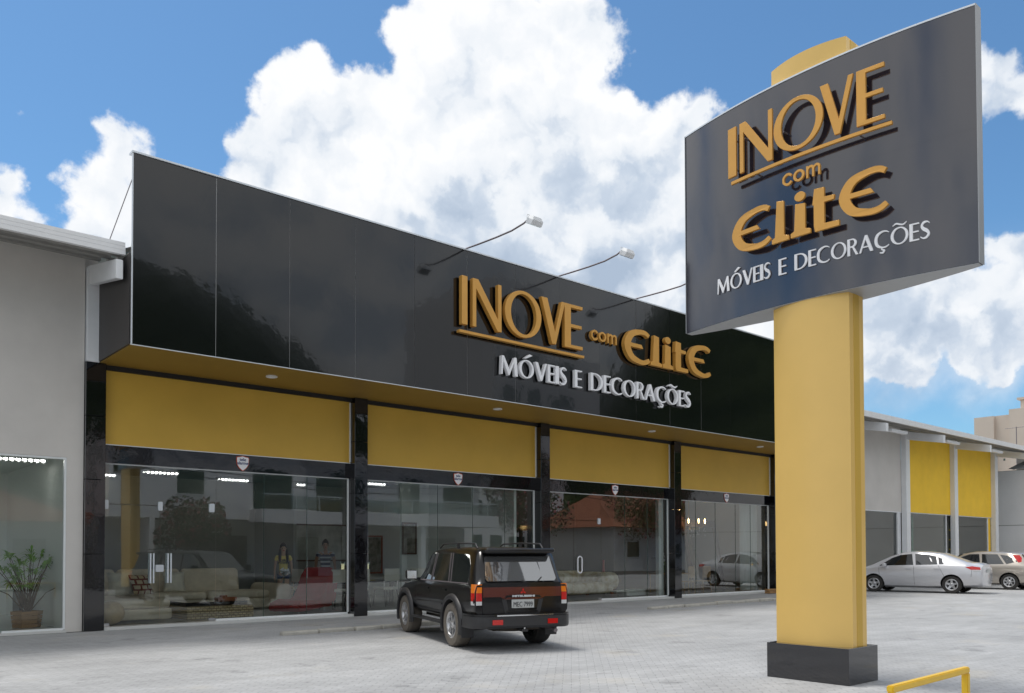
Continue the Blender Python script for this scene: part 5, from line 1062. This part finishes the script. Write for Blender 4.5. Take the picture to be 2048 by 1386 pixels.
# palm in a slatted wooden planter behind the left window
pl_ = thing('potted_palm', 'fan leaved palm in a slatted wooden planter behind the left window', 'plant', (4.15, 20.75, .05))
mb = MB()
for k in range(4): mb.lathe([(.30 - .012 * k, .055 + .09 * (3 - k)), (.31 - .012 * k, .055 + .09 * (3 - k)), (.315 - .012 * k, .13 + .09 * (3 - k)), (.29 - .012 * k, .13 + .09 * (3 - k))], (4.15, 20.75, 0), n=6)
mb.build('planter', M['wood'], pl_); MB().lathe([(.001, .36), (.28, .36)], (4.15, 20.75, 0), n=12).build('soil', M['bark'], pl_)
stems = MB(); lv = MB(); rnd = random.Random(11)
for k in range(30):
    a = rnd.uniform(0, 6.28); h = rnd.uniform(.55, 1.3); r_ = rnd.uniform(.2, .72) * (1.25 - h * .4); b = Vector((4.15 + rnd.uniform(-.06, .06), 20.75 + rnd.uniform(-.06, .06), .36)); e = b + Vector((math.cos(a) * r_, math.sin(a) * r_, h)); mid = (b + e) / 2 + Vector((0, 0, .12))
    stems.tube([b, mid, e], [.014, .009, .006], 5); out = (e - mid).normalized(); sd_ = out.cross(Vector((0, 0, 1))).normalized()
    for j in range(9):
        t = R(-75 + 150 * j / 8); d = (out * math.cos(t) + sd_ * math.sin(t)).normalized(); L = rnd.uniform(.26, .38); w = Vector((0, 0, 1)).cross(d).normalized() * .026
        p1 = e + d * L * .5 + Vector((0, 0, -.01)); p2 = e + d * L + Vector((0, 0, -.15)); lv.add([e, p1 + w, p2, p1 - w], [(0, 1, 2, 3)])
stems.build('stem', M['bark'], pl_); lv.build('leaves', M['leaf'], pl_); pl_.children[-1].name = 'foliage'
oc = thing('office_chair', 'dark swivel chair partly hidden by the palm in the left window', 'chair', (3.5, 21.7, .05)); kw = {}
MB().rbox(3.1, 3.75, 21.4, 22.0, .48, .58, r=.05).build('seat', M['chairb'], oc, smooth=50); MB().rbox(3.1, 3.75, 22.0, 22.08, .65, 1.25, r=.03).build('backrest', M['chairb'], oc, smooth=50); MB().tube([(3.42, 21.7, .1), (3.42, 21.7, .48)], .03, 8).build('gas_lift', M['chrome'], oc)
for k in range(5):
    a = 2 * math.pi * k / 5; MB().tube([(3.42, 21.7, .14), (3.42 + .3 * math.cos(a), 21.7 + .3 * math.sin(a), .09)], .025, 6).build('leg', M['chairb'], oc)
dk = thing('office_desk', 'curved edge white desk with green trim behind the palm', 'desk', (3.5, 22.8, .05))
MB().rbox(2.3, 4.5, 22.2, 23.1, .78, .83, r=.02).build('desktop', M['inwhite'], dk); MB().box(2.4, 2.48, 22.3, 23.0, .05, .78).build('leg', M['chairb'], dk); MB().box(4.3, 4.38, 22.3, 23.0, .05, .78).build('leg', M['chairb'], dk)

# ------------------------------------------------------------------ people inside
M['skin'] = mat('skin', (.62, .38, .26), rough=.55); M['skin2'] = mat('tanned_skin', (.36, .19, .12), rough=.55); M['hair'] = mat('dark_hair', (.025, .014, .009), rough=.5, var=.3, vscale=20, stretch=(1, 1, .2)); M['tee'] = mat('yellow_tshirt', (.90, .74, .20), rough=.9); M['denim'] = mat('denim', (.05, .09, .20), rough=.95, var=.2, vscale=14)
M['stripe'] = mat('striped_polo', (.03, .04, .08), rough=.9)
nt = M['stripe'].node_tree; wv = nt.nodes.new('ShaderNodeTexWave'); wv.bands_direction = 'Z'; wv.inputs['Scale'].default_value = 4.5; tcc = nt.nodes.new('ShaderNodeTexCoord'); nt.links.new(tcc.outputs['Object'], wv.inputs[0])
rmp = nt.nodes.new('ShaderNodeValToRGB'); rmp.color_ramp.interpolation = 'CONSTANT'; rmp.color_ramp.elements[0].color = (.03, .04, .09, 1); rmp.color_ramp.elements[1].position = .72; rmp.color_ramp.elements[1].color = (.45, .48, .52, 1); nt.links.new(wv.outputs[0], rmp.inputs[0]); nt.links.new(rmp.outputs[0], nt.nodes['Principled BSDF'].inputs['Base Color'])
M['trous'] = mat('dark_trousers', (.04, .04, .05), rough=.9); M['ink2'] = mat('print_black', (.02, .02, .02), rough=.8)
def skin_mesh(name, verts, edges, mt, parent, root=0, sub=2):
    me = bpy.data.meshes.new(name); me.from_pydata([v[:3] for v in verts], edges, []); o = bpy.data.objects.new(name, me); COL.objects.link(o)
    md = o.modifiers.new('s', 'SKIN'); md.use_smooth_shade = True; md.branch_smoothing = .5
    for i, v in enumerate(verts):
        sv = me.skin_vertices[0].data[i]; sv.radius = (v[3], v[4] if len(v) > 4 else v[3]); sv.use_root = (i == root)
    sb = o.modifiers.new('u', 'SUBSURF'); sb.levels = sub; sb.render_levels = sub
    dg = bpy.context.evaluated_depsgraph_get(); m2 = bpy.data.meshes.new_from_object(o.evaluated_get(dg)); o.modifiers.clear(); o.data = m2; m2.name = name; m2.materials.clear(); m2.materials.append(mt)
    for p in m2.polygons: p.use_smooth = True
    bpy.data.meshes.remove(me); o.parent = parent; return o
def person(label, loc, rz, H, female, shirt, legs, skin, hair):
    t = thing('person', label, 'person', loc, rz, scale=(H, H, H)); s = .93 if female else 1.08
    # unit height figure facing -Y: 0 pelvis, then spine, neck, head
    V = [(0, 0, .52, .085 * s, .06), (0, .005, .60, .068 * s, .05), (0, .0, .70, .082 * s, .058), (0, .005, .79, .085 * s, .05), (0, .0, .835, .030, .030), (0, -.005, .87, .036, .040), (0, -.012, .925, .044, .052), (0, -.006, .975, .030, .036)]; E = [(i, i + 1) for i in range(7)]
    for sx in (-1, 1):
        b = len(V); sh = .105 * s; V += [(sx * sh, .005, .80, .032 * s), (sx * (sh + .025), .01, .70, .026 * s), (sx * (sh + .035), .008, .62, .022 * s), (sx * (sh + .040), -.015, .54, .018 * s), (sx * (sh + .042), -.03, .475, .0125)]; E += [(3, b), (b, b + 1), (b + 1, b + 2), (b + 2, b + 3), (b + 3, b + 4)]
        p = len(V); V.append((sx * (sh + .042), -.036, .445, .020, .010)); E.append((b + 4, p))
        for j, (dy, L) in enumerate(((-.016, .042), (-.005, .046), (.006, .043), (.016, .036))):
            q = len(V); V += [(sx * (sh + .041), -.036 + dy, .425, .0050), (sx * (sh + .036), -.038 + dy, .425 - L * .55, .0045), (sx * (sh + .028), -.038 + dy, .425 - L, .0038)]; E += [(p, q), (q, q + 1), (q + 1, q + 2)]
        q = len(V); V += [(sx * (sh + .034), -.060, .445, .0055), (sx * (sh + .026), -.066, .422, .0045)]; E += [(p, q), (q, q + 1)]
        l = len(V); V += [(sx * .050, .0, .475, .058 * s), (sx * .055, -.005, .38, .048 * s), (sx * .057, -.005, .285, .034 * s), (sx * .058, .01, .20, .034 * s), (sx * .058, .012, .06, .020), (sx * .060, .005, .025, .020), (sx * .066, -.05, .016, .020, .014), (sx * .070, -.085, .012, .016, .010)]; E += [(0, l)] + [(l + i, l + i + 1) for i in range(7)]
    body = skin_mesh('body', V, E, skin, t)
    g = 1.16
    Vs = [(0, 0, .50 if not female else .53, .090 * s, .066), (0, .003, .60, .076 * s, .060), (0, 0, .70, .090 * s, .068), (0, .005, .79, .088 * s, .056), (0, .003, .822, .045, .042)]; Es = [(i, i + 1) for i in range(4)]
    for sx in (-1, 1):
        b = len(Vs); sh = .105 * s; Vs += [(sx * sh, .005, .80, .040 * s), (sx * (sh + .022), .008, .725, .034 * s)]; Es += [(3, b), (b, b + 1)]
    sh_ = skin_mesh('shirt', Vs, Es, shirt, t)
    Vl = [(0, 0, .545, .090 * s, .066)]; El = []
    for sx in (-1, 1):
        b = len(Vl); Vl += [(sx * .050, 0, .475, .066 * s), (sx * .057, -.004, .42 if female else .30, .058 * s if female else .046)]; El += [(0, b), (b, b + 1)]
        if not female: Vl += [(sx * .058, .005, .18, .042), (sx * .06, .01, .04, .034)]; El += [(b + 1, b + 2), (b + 2, b + 3)]
    skin_mesh('shorts' if female else 'trousers', Vl, El, legs, t)
    # hair
    rings = []
    for k in range(9):
        a = math.pi * k / 8; z = .962 - .0 + .055 * math.cos(a); r_ = .054 * math.sin(a) + .001
        rings.append([(r_ * 1.0 * math.cos(q), .010 + r_ * 1.12 * math.sin(q) + (.012 if k > 4 else 0), z + (.02 * max(0, -math.sin(q)))) for q in [2 * math.pi * j / 16 for j in range(16)]])
    hr = MB().loft(rings).build('hair', hair, t, smooth=60, world=False)
    if female:
        mb = MB()
        for sx in (-1, 1): mb.tube([(sx * .038, .02, .96), (sx * .048, .012, .90), (sx * .055, -.02, .83), (sx * .060, -.058, .76), (sx * .055, -.066, .70)], [.016, .022, .026, .022, .008], 8)
        mb.tube([(0, .035, .95), (0, .055, .88), (0, .062, .80), (0, .06, .72)], [.03, .042, .045, .02], 8); mb.build('long_hair', hair, hr, smooth=60, world=False)
    for sx in (-1, 1):
        MB().lathe([(.001, -.007), (.006, -.003), (.007, .0), (.001, .006)], (sx * .017, -.055, .935), ax='Y', n=8).build('eye', M['ink2'], t, world=False)
        MB().lathe([(.001, -.006), (.010, -.004), (.013, 0), (.001, .004)], (sx * .050, -.004, .925), ax='X', n=8).build('ear', skin, t, world=False)
    MB().loft([[(-.004, -.058, .935), (.004, -.058, .935), (.0, -.054, .94)], [(-.008, -.056, .912), (.008, -.056, .912), (0, -.074, .914)]]).build('nose', skin, t, world=False)
    MB().lathe([(.001, -.004), (.012, 0), (.001, .003)], (0, -.056, .897), ax='Y', n=8).build('mouth', M['redlac'], t, world=False)
    return t
girl = person('girl with long dark hair, yellow printed T-shirt and denim shorts standing in the shop', (11.62, 23.9, FZ), R(-22), 1.86, True, M['tee'], M['denim'], M['skin'], M['hair'])
text_mesh('GIRL\nPOWER', .050, M['ink2'], name='print', parent=girl, loc=(0, -.073, .715), rot=(R(90), 0, 0), ext=.006, offset=.001)
person('man with short hair in a navy striped polo shirt standing behind the dining chairs', (13.3, 24.4, FZ), R(-25), 1.98, False, M['stripe'], M['trous'], M['skin2'], M['hair'])

# ------------------------------------------------------------------ across the street (seen mirrored in the glass and the fascia)
def window_b(parent, x0, x1, y, z0, z1, mt=None, s=1):
    f = MB().box(x0, x1, y, y + .06 * s, z1 - .06, z1).box(x0, x1, y, y + .06 * s, z0, z0 + .06).box(x0, x0 + .06, y, y + .06 * s, z0 + .06, z1 - .06).box(x1 - .06, x1, y, y + .06 * s, z0 + .06, z1 - .06).build('window_frame', M['frame'], parent)
    MB().box(x0 + .06, x1 - .06, y + .0, y + .02, z0 + .06, z1 - .06).build('pane', mt or M['houseg'], f)
h1 = thing('town_house', 'white two storey house with glass balcony mirrored in the first shop window', 'building', (24, -14, 0))
mb = MB(); mb.box(15, 27.5, -24, -14.5, 3.9, 8.4); mb.box(27.5, 44, -24, -15.2, 3.9, 8.4); mb.box(15, 44, -24, -17.5, 0, 3.9); mb.box(23.4, 44, -14.6, -12.6, 3.7, 4.6); mb.box(15, 44, -24.2, -14.3, 8.4, 8.7); mb.box(17.3, 17.6, -17.5, -14.5, 0, 3.9); mb.build('wall', M['housew'], h1)
for x in (27.2, 31.5, 36.5): MB().box(x, x + .4, -13.2, -12.8, 0, 3.7).build('porch_column', M['housew'], h1)
mb = MB()
for x in (23.6, 26, 28.4, 30.8, 33.2, 35.6, 38, 40.4, 42.8): mb.box(x, x + .05, -12.72, -12.66, 4.6, 5.55)
mb.box(23.5, 43.9, -12.74, -12.64, 5.55, 5.62); mb.build('balcony_rail', M['alu'], h1)
MB().box(23.5, 43.9, -12.70, -12.69, 4.65, 5.5).build('balcony_glass', M['glass2'], h1)
for a, b, z0, z1, y in ((19.0, 20.8, 5.4, 7.0, -14.5), (23.6, 26.6, 4.6, 7.4, -14.5), (29.5, 32.5, 4.6, 7.4, -15.2), (36, 38, 4.6, 7.4, -15.2), (40, 43, 5.2, 7.0, -15.2)): window_b(h1, a, b, y, z0, z1)
for a, b in ((20.5, 24.5), (28.5, 31.0), (33, 36), (38.5, 43)): MB().box(a, b, -17.5, -17.42, 0, 2.9).build('garage_door', M['taupe'], h1)
h2 = thing('apartment_tower', 'tall white apartment block reflected in the middle of the black fascia', 'building', (53, -26, 0))
mb = MB(); mb.box(49.5, 55, -40, -24.5, 0, 27); mb.box(55, 64, -40, -26, 0, 21); mb.build('wall', M['housew'], h2)
for k in range(7):
    for x in (50.3, 52.8): window_b(h2, x, x + 1.6, -24.5, 2 + k * 3.4, 3.5 + k * 3.4)
    if k < 6: window_b(h2, 57, 59.5, -26, 2 + k * 3.4, 3.5 + k * 3.4)
h3 = thing('tiled_house', 'low cream house with terracotta tiled roof reflected in the right bays', 'building', (68, -14, 0))
MB().box(58, 76, -24, -13, 0, 4.2).build('wall', M['housew'], h3)
MB().add([(57, -25, 4.1), (77, -25, 4.1), (77, -12, 4.1), (57, -12, 4.1), (61, -18.5, 7.6), (73, -18.5, 7.6)], [(0, 1, 5, 4), (1, 2, 5), (2, 3, 4, 5), (3, 0, 4), (0, 3, 2, 1)]).build('roof', M['rooft'], h3)
for x in (60, 65, 70): window_b(h3, x, x + 2, -13, 1.3, 2.8)
h4 = thing('tiled_house', 'small house with orange tiled roof reflected in the far left window', 'building', (2, -16, 0))
MB().box(1, 13.4, -24, -15, 0, 3.6).build('wall', M['housew'], h4)
MB().add([(0, -25, 3.5), (14.2, -25, 3.5), (14.2, -14, 3.5), (0, -14, 3.5), (4, -19.5, 5.6), (10, -19.5, 5.6)], [(0, 1, 5, 4), (1, 2, 5), (2, 3, 4, 5), (3, 0, 4), (0, 3, 2, 1)]).build('roof', M['rooft'], h4)
for x in (2, 6, 10): window_b(h4, x, x + 1.8, -15, 1.2, 2.6)
def tree(label, x, y, h, cr, leafm, n=2600, pink=0, seed=1, group='street trees across the road'):
    t = thing('street_tree', label, 'tree', (x, y, 0), group=group); rnd = random.Random(seed); tr = MB()
    tr.tube([(x, y, 0), (x + .1, y, h * .25), (x - .05, y + .1, h * .5)], [.24, .18, .13], 8)
    cl = []
    for k in range(9):
        a = rnd.uniform(0, 6.28); e = Vector((x + math.cos(a) * cr * rnd.uniform(.3, .8), y + math.sin(a) * cr * rnd.uniform(.3, .8), h * rnd.uniform(.5, .9))); tr.tube([(x, y, h * rnd.uniform(.25, .45)), tuple((Vector((x, y, h * .45)) + e) / 2 + Vector((0, 0, .2))), tuple(e)], [.09, .06, .03], 6); cl.append((e, cr * rnd.uniform(.3, .55)))
    tr.build('trunk', M['bark'], t)
    def leaves(n, mt, nm):
        mb = MB()
        for k in range(n):
            c, r_ = rnd.choice(cl); d = Vector((rnd.gauss(0, 1), rnd.gauss(0, 1), rnd.gauss(0, .7))).normalized() * r_ * rnd.uniform(.4, 1.05) ** .5; p = c + d
            a = Vector((rnd.uniform(-1, 1), rnd.uniform(-1, 1), rnd.uniform(-1, 1))).normalized(); b = a.orthogonal().normalized(); s = rnd.uniform(.09, .17)
            mb.add([p - a * s, p + b * s * .6, p + a * s, p - b * s * .6], [(0, 1, 2, 3)])
        mb.build(nm, mt, t)
    leaves(n, leafm, 'crown')
    if pink: leaves(pink, M['pink'], 'blossom')
    return t
tree('pink flowering tree reflected left of the mirrored balcony', 18.6, -11.6, 5.2, 2.2, M['treeleaf'], 2200, 700, 1)
tree('tall pink flowering tree reflected in the third bay', 47.5, -13.5, 9.5, 4.2, M['treeleaf'], 4200, 900, 2)
tree('wide pink flowering tree reflected in the fourth bay', 63, -11.8, 8.5, 4.5, M['treeleaf'], 4200, 700, 3)
tree('plain green tree reflected at the far right bay', 79, -12.5, 10, 4.8, M['treeleaf'], 4500, 0, 4)
up_ = thing('utility_pole', 'concrete utility pole with overhead wires across the street', 'utility pole', (13, -10.5, 0)); MB().tube([(13, -10.8, 0), (13, -10.8, 9)], [.16, .11], 10).build('shaft', M['kerb'], up_); MB().box(12.1, 13.9, -10.85, -10.72, 8.2, 8.35).build('crossarm', M['darkwood'], up_)
up2 = dup(up_, (46, -10.5, 0), label='second concrete utility pole further along the street')
mb = MB()
for z, y in ((8.1, -10.9), (7.7, -10.7), (7.3, -10.8), (6.9, -10.75)):
    mb.tube([(13 + 33 * k / 16, y, z - 1.1 * (1 - ((k - 8) / 8) ** 2)) for k in range(17)], .025, 5); mb.tube([(-40 + 53 * k / 16, y, z - 1.1 * (1 - ((k - 8) / 8) ** 2)) for k in range(17)], .025, 5)
    mb.tube([(46 + 40 * k / 16, y, z - 1.1 * (1 - ((k - 8) / 8) ** 2)) for k in range(17)], .025, 5)
tag(mb.build('overhead_wires', M['dark']), 'bundle of dark overhead wires strung along the street', 'wires', kind='stuff')
# wooded hills behind the street
rings = []; rnd = random.Random(3); na = 60
for j in range(10):
    ring = []
    for k in range(na + 1):
        az = R(-100 + 120 * k / na); env = .33 + .67 * max(math.exp(-((math.degrees(az) + 16) / 22) ** 6), .95 * math.exp(-((math.degrees(az) + 78) / 20) ** 4))
        d = 95 + 24 * j; hgt = 120 * env * (math.sin(math.pi / 2 * j / 9)) * (.86 + .28 * noise.noise(Vector((math.cos(az) * 3, math.sin(az) * 3, j * .3)))) + 3 * noise.noise(Vector((k * .9, j * .9, 0)))
        ring.append((math.cos(az) * d + 15, math.sin(az) * d, max(hgt, -1) - (1 if j == 0 else 0)))
    rings.append(ring)
o = MB().loft(rings, close=False).build('hills', M['hill'], smooth=180); tag(o, kind='structure')
